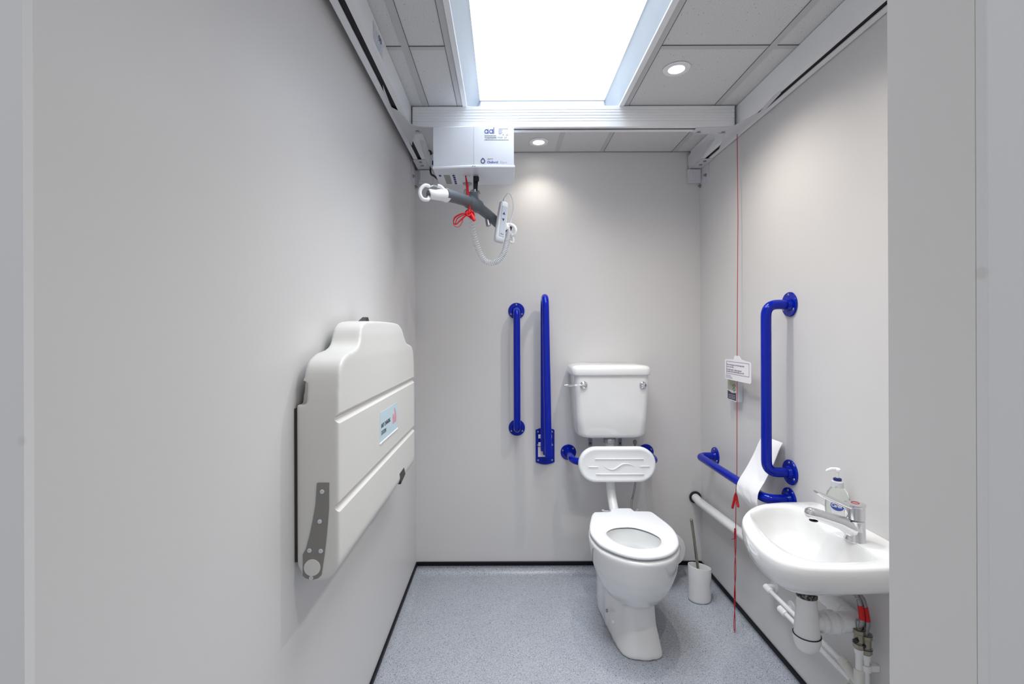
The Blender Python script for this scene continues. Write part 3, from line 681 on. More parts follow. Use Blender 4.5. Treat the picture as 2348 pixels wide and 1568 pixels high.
# drop-down rail folded up
pc = P(1249.5, 1022, YB)
t = thing('folding_grab_rail', 'tall folded-up double blue support rail on a back wall plate', 'folding grab rail', (pc.x, YB-.1, pc.z-.09))
b = bm_(); hw, hh = .0485, .083; pts = []
for k in range(9): a = math.radians(140-100*k/8); pts.append((pc.x+.075*math.cos(a)*hw/.0575, YB-.006, pc.z+hh-.055+.072*math.sin(a)*.9))
pts = [(pc.x+hw*(1-2*k/8), YB-.006, pc.z-hh-.012*math.sin(PI*k/8)) for k in range(9)]+[(pc.x-hw*(1-2*k/8), YB-.006, pc.z+hh+.012*math.sin(PI*k/8)) for k in range(9)]
prism(b, pts, (0, .006, 0), .001, 1); pp = obj('wall_plate', b, blue, t)
for dx in (-1, 1):
    for dz in (-.072, .006, .074):
        b = bm_(); lathe(b, [(.0052, 0), (.0045, .0015), (0, .0017)], (pc.x+dx*.036, YB-.006, pc.z+dz), (0, -1, 0), 12); obj('screw', b, steel, pp)
    for dz in (.050, .010):
        b = bm_(); box(b, pc.x+dx*.0275-.007, pc.x+dx*.0275+.007, YB-.012, YB-.006, pc.z+dz-.010, pc.z+dz+.010, .0015, 1); obj('pivot_cover', b, plast, pp)
b = bm_(); lq = P(1242, 1035, YB-.0065); box(b, lq.x-.019, lq.x+.030, YB-.0068, YB-.006, pc.z-.055, pc.z-.004); lb = obj('warning_label', b, cardm, pp, 0)
b = bm_()
for k, zz in enumerate((-.018, -.026, -.032, -.038, -.044)): box(b, lq.x-.006+(0 if k else .002), lq.x+.012, YB-.0071, YB-.0068, pc.z+zz-.001, pc.z+zz+.001)
obj('label_print', b, inkp if False else pink, lb, 0)
b = bm_(); yr, yf = YB-.052, 2.285
rb = P(1247, 1000, yr); rt = P(1247, 700, yr); fb = P(1257.5, 1047, yf); ft = P(1250.5, 684, yf)
ztop = P(1250, 672, 2.30).z; rb.z = pc.z-.012
arc = fillet([Vector((rt.x-.001, yr, ztop-.018)) if False else Vector((rt.x, yr, ztop-.017)), Vector((ft.x, yf, ztop-.017))], .07)
tube(b, fillet([rb, Vector((rt.x, yr, ztop-.017)), Vector((ft.x, yf, ztop-.017)), fb], .062, 9), .0170, 20); obj('rail_loop', b, blue, t)
b = bm_(); box(b, pc.x-.014, pc.x+.016, YB-.058, YB-.005, pc.z-.035, pc.z+.075, .004, 1); obj('hinge_block', b, blue, t)

# ================================================================== CISTERN
t = thing('toilet_cistern', 'white wall-hung ceramic toilet cistern on the back wall above the backrest', 'toilet cistern', (.5073, YB, H-.508))
b = bm_(); rings = []
for z, x0, x1, y0, r in ((-.5085, .385, .640, 2.315, .05), (-.507, .366, .655, 2.300, .05), (-.498, .350, .668, 2.286, .045), (-.482, .3425, .6735, 2.279, .040), (-.40, .3375, .6775, 2.275, .034), (-.30, .3325, .682, 2.272, .030), (-.204, .3290, .6855, 2.270, .028)):
    rr_ = rrect(x0, x1, y0, YB-.002, r, H+z, 7)
    for p in rr_:
        if p.y > YB-.04: p.y = min(p.y, YB-.002)
        # gently bowed front
        if p.y < (y0+YB)/2: p.y -= .008*(1-((p.x-.5073)/.18)**2)
    rings.append(rr_)
loft(b, rings); obj('cistern_body', b, ceram, t, 50)
b = bm_(); rings = []
for z, g, r in ((-.2065, -.003, .030), (-.205, .004, .034), (-.200, .006, .036), (-.178, .006, .038), (-.168, .003, .04), (-.162, -.006, .04), (-.158, -.025, .045), (-.156, -.06, .03)):
    rr_ = rrect(.322-g, .6885+g, 2.268-g, YB-.002, r, H+z, 7)
    for p in rr_:
        if p.y < 2.36: p.y -= .010*(1-((p.x-.5073)/.19)**2)
        p.y = min(p.y, YB-.002)
    rings.append(rr_)
loft(b, rings); obj('cistern_lid', b, ceram, t, 60)
lv = P(1338.5, 883, 2.262)
b = bm_(); lathe(b, [(.0175, 0), (.0175, .004), (.014, .008), (.006, .012), (0, .0125)], lv+Vector((0, .004, 0)), (0, -1, 0), 24); hb = obj('lever_boss', b, chrome, t)
b = bm_(); tube(b, [lv+Vector((0, -.010, .001)), lv+Vector((-.03, -.014, .001)), lv+Vector((-.055, -.010, -.0005)), lv+Vector((-.062, -.010, 0)), lv+Vector((-.092, -.010, 0)), lv+Vector((-.096, -.010, -.001))], [.0035, .0035, .004, .006, .0062, .003], 12); obj('flush_lever', b, chrome, t)
b = bm_(); q = P(1475, 883, 2.262); lathe(b, [(.0165, 0), (.016, .005), (.012, .009), (0, .010)], q+Vector((0, .004, 0)), (0, -1, 0), 24); lathe(b, [(.006, .009), (.005, .012), (0, .012)], q+Vector((-.004, .004, -.004)), (0, -1, 0), 10); obj('overflow_boss', b, chrome, t)
for px in (1353.5, 1421.5):
    q = P(px, 1016, YB-.004); b = bm_(); box(b, q.x-.009, q.x+.009, YB-.005, YB-.001, q.z-.014, H-.500, .002, 1); br = obj('fixing_bracket', b, steel, t)
    b = bm_(); lathe(b, [(.005, 0), (.0045, .003), (0, .003)], (q.x, YB-.005, q.z), (0, -1, 0), 10); obj('screw', b, ink, br)
# flush pipe
PXC = .506
t = thing('flush_pipe', 'white flush pipe running from the cistern down to the back of the toilet', 'pipe', (PXC, 2.30, .40))
b = bm_(); pts = fillet([(PXC, 2.325, H-.512), (PXC, 2.325, H-.76), (PXC+.004, 2.20, H-.88)], .10, 8); tube(b, pts, .0215, 20); obj('pipe_bend', b, pvc, t)
b = bm_(); lathe(b, [(.026, 0), (.031, .001), (.031, .017), (.028, .022), (.02, .022)], (PXC, 2.325, H-.535), n=12); obj('pipe_nut', b, steel, t, 20)
t = thing('water_hose', 'thin braided steel hose dropping from the cistern right of the flush pipe', 'hose', P(1448, 1165, 2.36))
b = bm_(); tube(b, smooth_path([P(1456, 1008, 2.38), P(1456.5, 1040, 2.38), P(1457, 1100, 2.38), P(1453, 1130, 2.37), P(1448, 1152, 2.35), P(1447, 1180, 2.33), Vector((.60, 2.36, .33)), Vector((.60, YB, .30))], 6), .0050, 8); obj('hose_tube', b, ribm, t)
b = bm_(); q = P(1456, 1013, 2.38); lathe(b, [(.008, -.012), (.010, -.010), (.010, .006), (.006, .008)], q, n=6); obj('hose_nut', b, brass, t, 20)

# ================================================================== BACKREST
fl, fr = P(1303, 1037, YB), P(1480.5, 1035, YB); fl.z = fr.z = (fl.z+fr.z)/2
t = thing('back_support', 'white padded oval backrest on blue tube arms in front of the cistern', 'backrest', ((fl.x+fr.x)/2, YB, fl.z))
for f_ in (fl, fr): flange(t, f_, (0, -1, 0), .040, .007, 3, 20 if f_ is fl else 150)
b = bm_(); dx = .028
tube(b, fillet([fl, fl+Vector((0, -.195, 0)), fr+Vector((0, -.195, 0)), fr], .075, 9), .0172, 20); obj('support_tube', b, blue, t)
zc = fl.z-.001; xc = P(1416.3, 1066, 2.237).x; zc = P(1416, 1066.5, 2.237).z; hw, hh = .1815, .0825
def stad(hw, hh, y, n=16):
    out = []
    for sx, a0 in ((1, -90), (-1, 90)):
        for k in range(n+1):
            a = math.radians(a0+180*k/n); out.append(Vector((xc+sx*(hw-hh)+hh*math.cos(a), y, zc+hh*math.sin(a))))
    return out
b = bm_(); Y0 = 2.237
loft(b, [stad(hw-.006, hh-.006, Y0+.034), stad(hw-.001, hh-.001, Y0+.031), stad(hw, hh, Y0+.022), stad(hw, hh, Y0+.012), stad(hw-.003, hh-.003, Y0+.004), stad(hw-.009, hh-.009, Y0), stad(hw-.016, hh-.016, Y0+.0008), stad(hw-.022, hh-.022, Y0+.0030), stad(hw-.05, hh-.05, Y0+.0034)])
pad = obj('backrest_pad', b, plast, t, 60)
b = bm_(); sy = Y0+.0030
def ridge(px0, px1, py, r=.0042):
    p, q_ = P(px0, py, sy), P(px1, py, sy); tube(b, [p+Vector((-.002, 0, 0)), p, q_, q_+Vector((.002, 0, 0))], [.001, r, r, .001], 10, flat=.6)
ridge(1365, 1475, 1052); ridge(1367, 1476, 1087); ridge(1350, 1371, 1070.5, .0034); ridge(1468, 1489, 1069, .0034)
tube(b, smooth_path([P(x, y, sy) for x, y in ((1386, 1070), (1396, 1075), (1406, 1076), (1416, 1071), (1426, 1064.5), (1436, 1063), (1446, 1065), (1456, 1070.5))], 4), [.0006+.0044*math.sin(PI*k/28) for k in range(29)], 10, flat=.6)
obj('moulded_ridge', b, plast, pad, 60)

# ================================================================== TOILET
t = thing('toilet', 'white ceramic toilet with open seat standing on the speckled floor', 'toilet', (.525, 1.98, 0))
so = [(1360.4, 1173), (1399.5, 1171.8), (1399.5, 1164.3), (1445.3, 1163.5), (1450.5, 1170.4), (1491, 1171.2), (1496, 1173), (1513.8, 1185.8), (1534.2, 1201), (1545.5, 1212.4), (1553.6, 1225.6), (1557, 1237.9), (1555.7, 1249.2), (1544.4, 1262.4), (1524, 1271.6), (1493.3, 1276), (1462.7, 1275), (1432, 1269), (1401.3, 1258.3), (1375.8, 1245), (1360.4, 1229.7), (1352.3, 1215.4), (1351.8, 1199), (1356.0, 1180)]
si = [(1390, 1221.6), (1403.4, 1211.3), (1426.9, 1207.8), (1452.4, 1208.3), (1483, 1216.4), (1503.5, 1225.6), (1513, 1233), (1516.3, 1242), (1509.7, 1251.2), (1498.4, 1255.8), (1472.9, 1258.4), (1447.3, 1255.3), (1421.8, 1247), (1403.4, 1235.9)]
so3 = [PZ(x, y, .442) for x, y in so]; si3 = [PZ(x, y, .432) for x, y in si]
sc = (.527, 1.925); NS = 120
si3s = smooth_path([Vector((p.x, p.y, 0)) for p in si3], 5, True)
so_s = [Vector((p.x, p.y, 0)) for p in so3[:6]]+smooth_path([Vector((p.x, p.y, 0)) for p in so3[6:]], 5)
ro = ringpoly([(p.x, p.y) for p in so_s], sc, NS); ri = ringpoly([(p.x, p.y) for p in si3s], sc, NS)
def rng(rad, z, off=0): return [Vector((sc[0]+(rad[k]+off)*math.cos(2*PI*k/NS), sc[1]+(rad[k]+off)*math.sin(2*PI*k/NS), z)) for k in range(NS)]
mid = [ri[k]*.62+ro[k]*.38 for k in range(NS)]
b = bm_()
loft(b, [rng(ro, .4270, -.006), rng(ro, .4285, -.002), rng(ro, .432, 0), rng(ro, .438, -.002), rng(ro, .4415, -.006), rng(ro, .4425, -.014), rng(mid, .4420, 0), rng(ri, .4405, .020), rng(ri, .434, .004), rng(ri, .430, .0), rng(ri, .4270, .002)], closed=True)
obj('toilet_seat', b, seatm, t, 50)
for px in (1383, 1462):
    b = bm_()
    q = PZ(px, 1168, .430); tube(b, [(q.x-.006, q.y+.004, .4275), (q.x+.006, q.y+.004, .4275)], .0048, 12); tube(b, [(q.x, q.y+.004, .405), (q.x, q.y+.004, .426)], .004, 10); tube(b, [(q.x+(.004 if px < 1400 else -.004), q.y-.002, .426), (q.x+(.030 if px < 1400 else -.012), q.y-.004, .426)], .0035, 10)
    obj('seat_hinge', b, chrome, t)
# pan
NP = 72
rimo = [p for i, p in enumerate(so3) if i not in (2, 3)]
rim3 = smooth_path([Vector((p.x, p.y, 0)) for p in rimo], 3, True)
rr0 = ringpoly([(p.x, p.y) for p in rim3], sc, NP)
def pr(s, z, dy=0, off=0): return [Vector((sc[0]+(rr0[k]*s+off)*math.cos(2*PI*k/NP), sc[1]+dy+(rr0[k]*s+off)*math.sin(2*PI*k/NP), z)) for k in range(NP)]
b = bm_(); loft(b, [pr(.32, .160, .045), pr(.52, .180, .032), pr(.68, .207, .022), pr(.80, .245, .013), pr(.89, .285, .008), pr(.955, .325, .003), pr(.99, .365, .001), pr(1.0, .40, 0, .004), pr(1.0, .414, 0, .0055), pr(1.0, .4215, 0, .001)])
loft(b, [rrect(.418, .616, 1.99, 2.245, .03, z) for z in (0, .2, .38)]+[rrect(.43, .606, 2.0, 2.235, .03, .405)])
def foot(pts, z):
    s = smooth_path([Vector((x, y, z)) for x, y in pts], 5, True); return s
f0 = [(.418, 2.19), (.420, 2.03), (.434, 1.874), (.462, 1.818), (.525, 1.803), (.580, 1.813), (.603, 1.85), (.616, 2.03), (.618, 2.19), (.525, 2.22)]
f1 = [(.418, 2.19), (.421, 2.05), (.452, 1.925), (.470, 1.852), (.520, 1.838), (.565, 1.843), (.586, 1.875), (.600, 2.03), (.616, 2.19), (.525, 2.22)]
f2 = [(.418, 2.19), (.422, 2.06), (.460, 1.955), (.476, 1.868), (.520, 1.853), (.560, 1.858), (.580, 1.89), (.598, 2.04), (.616, 2.19), (.525, 2.22)]
loft(b, [foot(f0, 0), foot(f0, .012), foot(f1, .10), foot(f2, .215)])
cav = bm_(); ric = ringpoly([(p.x, p.y) for p in si3s], sc, NP)
def cr(s, z, dy=0): return [Vector((sc[0]+ric[k]*s*math.cos(2*PI*k/NP), sc[1]+dy+ric[k]*s*math.sin(2*PI*k/NP), z)) for k in range(NP)]
loft(cav, [cr(.30, .20, .03), cr(.46, .235, .03), cr(.62, .32, .02), cr(.72, .358, .015), cr(.80, .365, .012), cr(.95, .370, .004), cr(1.02, .386), cr(1.06, .405), cr(1.05, .44)])
nb = bake(b, [('REMESH', dict(mode='VOXEL', voxel_size=.0055)), ('SMOOTH', dict(factor=.6, iterations=18)), ('BOOLEAN', dict(operation='DIFFERENCE', cutter=cav, solver='EXACT'))])
zmin = min(v.co.z for v in nb.verts)
for v in nb.verts: v.co.z -= zmin*(1-min(1, v.co.z/.1))
obj('toilet_pan', nb, ceram, t, 45)
b = bm_(); loft(b, [cr(.66, .345, .017), cr(.65, .3455, .017)]); wm = mat('still_water', (.62, .66, .66), .02, spec=.8); noise_var(wm, 20, (.58, .62, .62), (.66, .70, .70)); obj('bowl_water', b, wm, t)
for i, (px, py) in enumerate(((1389, 1399.5), (1401.5, 1425))):
    q = PX(px, py, .413); b = bm_(); lathe(b, [(.0065, -.004), (.0065, .003), (.004, .0045), (0, .0045)] if i == 0 else [(.007, -.006), (.007, .001), (.004, .0025), (0, .0025)], q+Vector((.004, 0, 0)), (-1, 0, 0), 14); obj('fixing_bolt' if i == 0 else 'bolt_cover', b, steel if i == 0 else plast, t)
# soil pipe connector behind the bowl
c = P(1534, 1262, YB-.085); c.y = YB
t = thing('soil_pipe_collar', 'large round white pipe collar at the back wall behind the toilet bowl', 'pipe collar', c)
b = bm_(); lathe(b, [(.054, .076), (.060, .085), (.082, .085), (.086, .080), (.086, .062), (.078, .058), (.058, .054), (.056, .0), (.052, .0)], c, (0, -1, 0), 40, cap=False); obj('collar_ring', b, pvc, t, 40)
b = bm_(); tube(b, fillet([c, c+Vector((0, -.13, .0)), Vector((.60, 2.24, c.z+.04))], .07, 7), .046, 24); obj('soil_pipe', b, pvc, t)
b = bm_(); lathe(b, [(.046, .070), (.055, .070), (.055, .078), (.046, .080)], c, (0, -1, 0), 32, cap=False); obj('gap_shade_ring', b, black, t)  # black ring stands in for the shaded gap beside the bowl

# ================================================================== TOILET BRUSH
bc = PZ(1604, 1375, 0); bc.z = 0; t = thing('toilet_brush_holder', 'white oval toilet brush holder with slanted rim on the floor', 'toilet brush holder', bc)
rx, ry = .0515, .044; NB = 40
def el(s, z, tilt=0, dz=0): 
    o = []
    for k in range(NB):
        a = 2*PI*k/NB; x, y = rx*s*math.cos(a), ry*s*math.sin(a); o.append(Vector((bc.x+x, bc.y+y, z+tilt*(-x*.17-y*.06))))
    return o
hb_ = .156
b = bm_(); loft(b, [el(.90, .001), el(.965, .004), el(.985, .012), el(1.0, .08, .3), el(1.0, hb_-.004, 1), el(.985, hb_, 1), el(.93, hb_, 1), el(.90, hb_-.004, 1), el(.88, .03, .3), el(.80, .012)]); obj('ceramic_cup', b, ceram, t, 50) 
t['label'] = 'white oval toilet brush holder with slanted rim on the floor'
hp0, hp1 = P(1601.5, 1312, bc.y), P(1585, 1190, bc.y-.01)
t = thing('toilet_brush', 'thin metal toilet brush handle leaning out of the white holder', 'toilet brush', hp0)
dd = (hp1-hp0).normalized(); lo_ = hp0-dd*.085
b = bm_(); tube(b, [lo_, hp1-dd*.002, hp1], [.0065, .0065, .005], 16); hdl = subtle('bronze_tinted_steel', (.42, .40, .34), .22, .03, metal=1); obj('brush_handle', b, hdl, t)
b = bm_(); tube(b, [lo_-dd*.035, lo_-dd*.02, lo_+dd*.03, lo_+dd*.04], [.012, .022, .022, .010], 16); obj('brush_head', b, plast, t)

# ================================================================== PIPES ON THE RIGHT WALL
wa = P(1593, 1139, YB); wb = PX(1949, 1413, .972)
t = thing('waste_pipe', 'long white waste pipe sloping along the right wall behind the basin', 'pipe', wa)
b = bm_(); tube(b, [wa, Vector((.970, YB-.08, wa.z)), Vector((.970, wb.y+.03, wb.z))], .0205, 20); tube(b, [Vector((.970, wb.y+.06, wb.z)), Vector((.970, wb.y+.015, wb.z))], .026, 20); obj('pipe_run', b, pvc, t)
b = bm_(); lathe(b, [(.020, 0), (.029, .001), (.031, .006), (.029, .011), (.020, .012)], wa, (0, -1, 0), 26); obj('rubber_collar', b, black, t)
TY, TX = 1.33, .834; TZ_ = H-.555
t = thing('bottle_trap', 'white plastic bottle trap under the basin with black nut on top', 'bottle trap', (TX, TY, H-.875))
b = bm_(); lathe(b, [(.0225, -.722+.028), (.0235, -.722), (.025, -.725), (.025, -.735)][::-1] and [(.020, -.690), (.0235, -.692), (.0235, -.718), (.026, -.722), (.026, -.734), (.02, -.736)], (TX, TY, H), n=28); obj('black_nut', b, grimem, t, 30)
b = bm_(); lathe(b, [(.0225, -.732), (.0245, -.736), (.0265, -.765), (.030, -.80), (.0325, -.835), (.0325, -.841), (.02, -.842)], (TX, TY, H), n=28)
lathe(b, [(.022, -.838), (.0345, -.8385), (.0345, -.848), (.0335, -.856), (.031, -.868), (.026, -.878), (.018, -.884), (0, -.886)], (TX, TY, H), n=28); obj('trap_body', b, pvc, t, 30)
b = bm_(); lathe(b, [(.0328, -.8376), (.0352, -.8379), (.0352, -.8397), (.0328, -.84)], (TX, TY, H), n=28, cap=False); obj('trap_seal', b, dark, t)
oz = wb.z; b = bm_()
lathe(b, [(.019, .015), (.0215, .03), (.0215, .034), (.028, .036), (.028, .046), (.0225, .048), (.0225, .053), (.031, .055), (.031, .074), (.022, .078), (.022, .088), (.0265, .090), (.0265, .112), (.018, .113)], (TX, TY, oz), (1, 0, 0), 14)
tube(b, fillet([(TX+.10, TY, oz), (.970, TY, oz), (.970, TY+.045, oz)], .035, 8), .0255, 20); obj('trap_outlet', b, pvc, t, 28)
# small bore supply pipes
def supply(label, pa, pb, X, ends, clip):
    a = PX(*pa, X); c = PX(*pb, X); z = (a.z+c.z)/2; a.z = z; c.z = z
    t = thing('supply_pipe', label, 'water pipe', a)
    b = bm_(); tube(b, [a, c], .0078, 14); obj('pipe_run', b, pvc, t)
    b = bm_(); lathe(b, [(.010, -.004), (.0125, -.002), (.0125, .030), (.010, .034)], a, (0, -1, 0), 18); tube(b, [a, a+Vector((XR-X, 0, .0))], .011, 16); lathe(b, [(.024, 0), (.022, .003), (.012, .005), (0, .005)], (XR, a.y, a.z+.004), (-1, 0, 0), 26); obj('wall_elbow', b, pvc, t)
    return t, a, c
s1, a1, c1 = supply('upper small white water pipe running low along the right wall', (1757, 1349), (1938, 1519), .975, None, None)
s2, a2, c2 = supply('lower small white water pipe just below the other on the right wall', (1790, 1398), (1953, 1558), .968, None, None)
# risers with isolating valves and flexible hoses
def riser(X, Yv, zlo, zv, top, label, run, X0_, ztee):
    t = thing('isolating_valve', label, 'isolating valve', (X, Yv, zv))
    b = bm_(); lathe(b, [(.0125, -.024), (.0145, -.022), (.0145, -.012), (.0125, -.010), (.0125, .014), (.0148, .016), (.0148, .026), (.008, .028)], (X, Yv, zv), n=8); obj('valve_body', b, brass, t, 25)
    b = bm_(); lathe(b, [(.006, .012), (.006, .020), (0, .020)], (X, Yv, zv), (-.85, -.5, 0), 12); obj('valve_screw', b, black, t)
    for z in (.0265, -.011):
        b = bm_(); lathe(b, [(.0152, z), (.0156, z+.001), (.0152, z+.002)], (X, Yv, zv), n=20, cap=False); obj('dark_ring', b, dark, t)
    return t
va, vb = PX(1969.5, 1464, .958), PX(1985.5, 1477, .975)
riser(va.x, va.y, 0, va.z, 0, 'left small metal isolating valve under the basin', None, None, None)
riser(vb.x, vb.y, 0, vb.z, 0, 'right small metal isolating valve under the basin', None, None, None)
def riser_pipe(v, label, zb, run, long_):
    t = thing('riser_pipe', label, 'water pipe', (v.x, v.y, zb))
    b = bm_(); lathe(b, [(.0085, (zb if long_ == 0 else .001)-v.z), (.0085, -.024)], v, n=16); lathe(b, [(.011, -.040), (.0115, -.026)], v, n=16); obj('upright', b, pvc, t)
    b = bm_(); e = Vector((v.x, v.y, run.z))
    lathe(b, [(.0115, .006), (.0125, .010), (.0125, .036), (.011, .040)], e, n=18)
    tube(b, fillet([e+Vector((0, 0, .02)), e, Vector((run.x, run.y+.0, run.z))], .018, 5), .012, 16)
    dv = (run-e).normalized(); lathe(b, [(.0125, 0), (.014, .002), (.014, .024), (.011, .028)], Vector(run)-dv*.01, dv, 16); obj('push_fit_elbow', b, pvcy, t)
riser_pipe(va, 'white plastic upright pipe under the left valve with a wide elbow', a1.z, Vector((.975, c1.y-.0, c1.z)), 0)
riser_pipe(vb, 'white plastic upright pipe under the right valve reaching lower', a2.z-.03, Vector((.968, c2.y, a2.z-.03)), 1)
t = thing('pipe_clip', 'white plastic pipe clip holding the right riser to the wall', 'pipe clip', (vb.x, vb.y, vb.z-.085))
b = bm_(); q = PX(1990, 1534, .975); lathe(b, [(.0090, -.008), (.0125, -.008), (.0125, .008), (.0090, .008)], (vb.x, vb.y, q.z), n=18, cap=False); box(b, vb.x+.010, XR, vb.y-.008, vb.y+.008, q.z-.008, q.z+.008, .001, 1); obj('clip_body', b, pvc, t)
def hose(v, pts, band, label):
    t = thing('flexible_hose', label, 'flexible hose', v)
    top_ = Vector(v)+Vector((0, 0, .028)); path = smooth_path([top_]+pts, 8)
    b = bm_(); tube(b, path, .0062, 12); obj('braided_tube', b, ribm, t)
    b = bm_(); k0, k1 = band; tube(b, path[k0:k1], .0068, 12); obj('red_sleeve', b, redband, t)
    b = bm_(); tube(b, [top_, top_+Vector((0, 0, .022))], .0075, 12); obj('hose_ferrule', b, steel, t)
hose(va, [PX(1976, 1425, .958), PX(1974, 1400, .955), PX(1969, 1375, .950), PX(1960, 1350, .940), Vector((.94, 1.30, H-.575))], (10, 21), 'left braided tap hose with a red sleeve below the basin')
hose(vb, [PX(1989, 1430, .975), PX(1986, 1405, .972), PX(1979, 1376, .964), PX(1970, 1352, .955), Vector((.955, 1.29, H-.575))], (10, 21), 'right braided tap hose with a red sleeve nearest the wall')

# ================================================================== BASIN
RZ = H-.552
oo = [(XR, 1.560), (.96, 1.559), (.894, 1.556), (.829, 1.541), (.77, 1.505), (.7187, 1.449), (.6865, 1.396), (.664, 1.33), (.650, 1.27), (.646, 1.21), (.657, 1.155), (.69, 1.125), (.74, 1.113), (.82, 1.110), (.92, 1.118), (XR, 1.13)]
ii = [(.905, 1.515), (.85, 1.522), (.80, 1.500), (.745, 1.4526), (.718, 1.3676), (.704, 1.268), (.710, 1.202), (.735, 1.165), (.7635, 1.152), (.832, 1.152), (.895, 1.160), (.917, 1.195), (.905, 1.27), (.893, 1.33), (.905, 1.40), (.918, 1.48)]
bcn = (.81, 1.335); NN = 128
def sm2(pl, closed=True, n=5): return [(p.x, p.y) for p in smooth_path([Vector((x, y, 0)) for x, y in pl], n, closed)]
ooS = sm2(oo, False); ro_ = ringpoly(ooS, bcn, NN); ri_ = ringpoly(sm2(ii), bcn, NN)
def br_(rad, s, z, off=0, wall=True, shift=(0, 0)):
    o = []
    for k in range(NN):
        a = 2*PI*k/NN; r = rad[k]*s+off
        x, y = bcn[0]+r*math.cos(a)+shift[0], bcn[1]+r*math.sin(a)+shift[1]
        if wall and bcn[0]+rad[k]*math.cos(a) > XR-.004: x = XR-.0005
        o.append(Vector((min(x, XR-.0005), y, RZ+z)))
    return o
def circ(r, z, c=(TX, TY)): return [Vector((c[0]+r*math.cos(2*PI*k/NN), c[1]+r*math.sin(2*PI*k/NN), RZ+z)) for k in range(NN)]
mix = [ro_[k]*.5+ri_[k]*.5 for k in range(NN)]
b = bm_()
loft(b, [circ(.022, -.150), circ(.034, -.148), circ(.055, -.138), br_(ro_, .50, -.120, 0, False, (.012, 0)), br_(ro_, .70, -.098, 0, False, (.004, 0)), br_(ro_, .86, -.076, 0, False), br_(ro_, .935, -.064), br_(ro_, .972, -.052), br_(ro_, .992, -.036), br_(ro_, 1.0, -.020), br_(ro_, .994, -.008), br_(ro_, .982, -.002), br_(ro_, .965, 0),
         br_(ri_, 1.0, 0, .006, False), br_(ri_, 1.0, -.002, 0, False), br_(ri_, .975, -.009, 0, False), br_(ri_, .95, -.025, 0, False), br_(ri_, .88, -.065, 0, False), br_(ri_, .75, -.095, 0, False), br_(ri_, .5, -.112, 0, False), br_(ri_, .2, -.119, 0, False), circ(.02, -.120, bcn)])
t = thing('wash_basin', 'white ceramic hand basin with rounded rim fixed to the right wall', 'wash basin', (XR, 1.34, RZ-.15))
obj('basin_bowl', b, ceram, t, 60)
b = bm_(); lathe(b, [(.021, -.1195), (.021, -.1165), (.014, -.1165), (.012, -.118), (0, -.118)], (bcn[0], bcn[1], RZ), n=24); obj('drain_ring', b, chrome, t)
# mixer tap
tb = PZ(1961, 1238, RZ); t = thing('basin_tap', 'chrome lever mixer tap on the wall side of the basin', 'tap', tb)
bx, by, bz = tb
b = bm_(); lathe(b, [(.0255, 0), (.0255, .003), (.0235, .006), (.0225, .03), (.0220, .052), (.0222, .054), (.0, .054)], tb, n=32)
rings = []
for s, hw_, z0, z1 in ((.004, .019, .004, .054), (-.010, .0215, .004, .057), (-.025, .0205, .015, .061), (-.045, .0175, .030, .067), (-.075, .016, .042, .075), (-.100, .0155, .051, .083), (-.118, .0150, .055, .087), (-.127, .0120, .059, .085), (-.131, .006, .067, .079)):
    rings.append([Vector((bx+s, by+hw_*math.cos(a*PI/10), bz+(z0+z1)/2+(z1-z0)/2*math.sin(a*PI/10))) for a in range(20)])
loft(b, rings); obj('tap_body', b, chrome, t, 40)
b = bm_(); lathe(b, [(.0205, .0575), (.0225, .058), (.0222, .090), (.0240, .092), (.0240, .0965), (.019, .098), (0, .0985)], tb, n=32)
rings = []
for s, hw_, z, th in ((-.008, .013, .086, .0085), (-.03, .014, .094, .0085), (-.06, .014, .107, .0075), (-.09, .0130, .121, .006), (-.104, .010, .128, .003)):
    rings.append([Vector((bx+s, by+hw_*math.cos(a*PI/8), bz+z+th*math.sin(a*PI/8))) for a in range(16)])
loft(b, rings); obj('lever_handle', b, chrome, t, 40)
b = bm_(); lathe(b, [(.0105, .0545), (.0105, .0515), (0, .0515)], tb+Vector((-.110, 0, 0)), n=20); obj('spout_outlet', b, black, t)
b = bm_(); tube(b, [tb+Vector((.009*math.cos(a*PI/8), .009*math.sin(a*PI/8), .0986)) for a in range(16)], .0008, 6, True); obj('cap_ring', b, redd, t)
# soap bottle
sb = Vector((.970, 1.402, RZ)); t = thing('soap_dispenser', 'clear pump bottle of hand soap with blue label behind the tap', 'soap bottle', sb)
def se(hx, hy, z, n=28): return [Vector((sb.x+hx*math.copysign(abs(math.cos(2*PI*k/n))**.75, math.cos(2*PI*k/n)), sb.y+hy*math.copysign(abs(math.sin(2*PI*k/n))**.75, math.sin(2*PI*k/n)), sb.z+z)) for k in range(n)]
b = bm_(); loft(b, [se(.028, .018, .001), se(.031, .020, .005), se(.0325, .021, .04), se(.031, .021, .065), se(.027, .019, .080), se(.019, .017, .091), se(.0145, .0145, .096), se(.014, .014, .108), se(.013, .013, .112)]); obj('bottle', b, soapm, t, 50)
b = bm_(); lathe(b, [(.0155, .097), (.0155, .113), (.010, .116), (0, .116)], sb, n=24); obj('neck_collar', b, softg, t)
b = bm_(); lathe(b, [(.010, .1155), (.0105, .117), (.0105, .122), (.006, .124), (0, .124)], sb, n=24); obj('blue_collar', b, navy, t)
b = bm_(); lathe(b, [(.004, .122), (.0045, .142), (.008, .1435), (.0085, .149), (.006, .152), (0, .153)], sb, n=18); tube(b, [sb+Vector((0, 0, .149)), sb+Vector((-.018, 0, .150)), sb+Vector((-.031, 0, .1455)), sb+Vector((-.033, 0, .143))], [.005, .0045, .0035, .002], 10); obj('pump_head', b, plast, t)
b = bm_(); yl = sb.y-.0222
for dz in (): pass
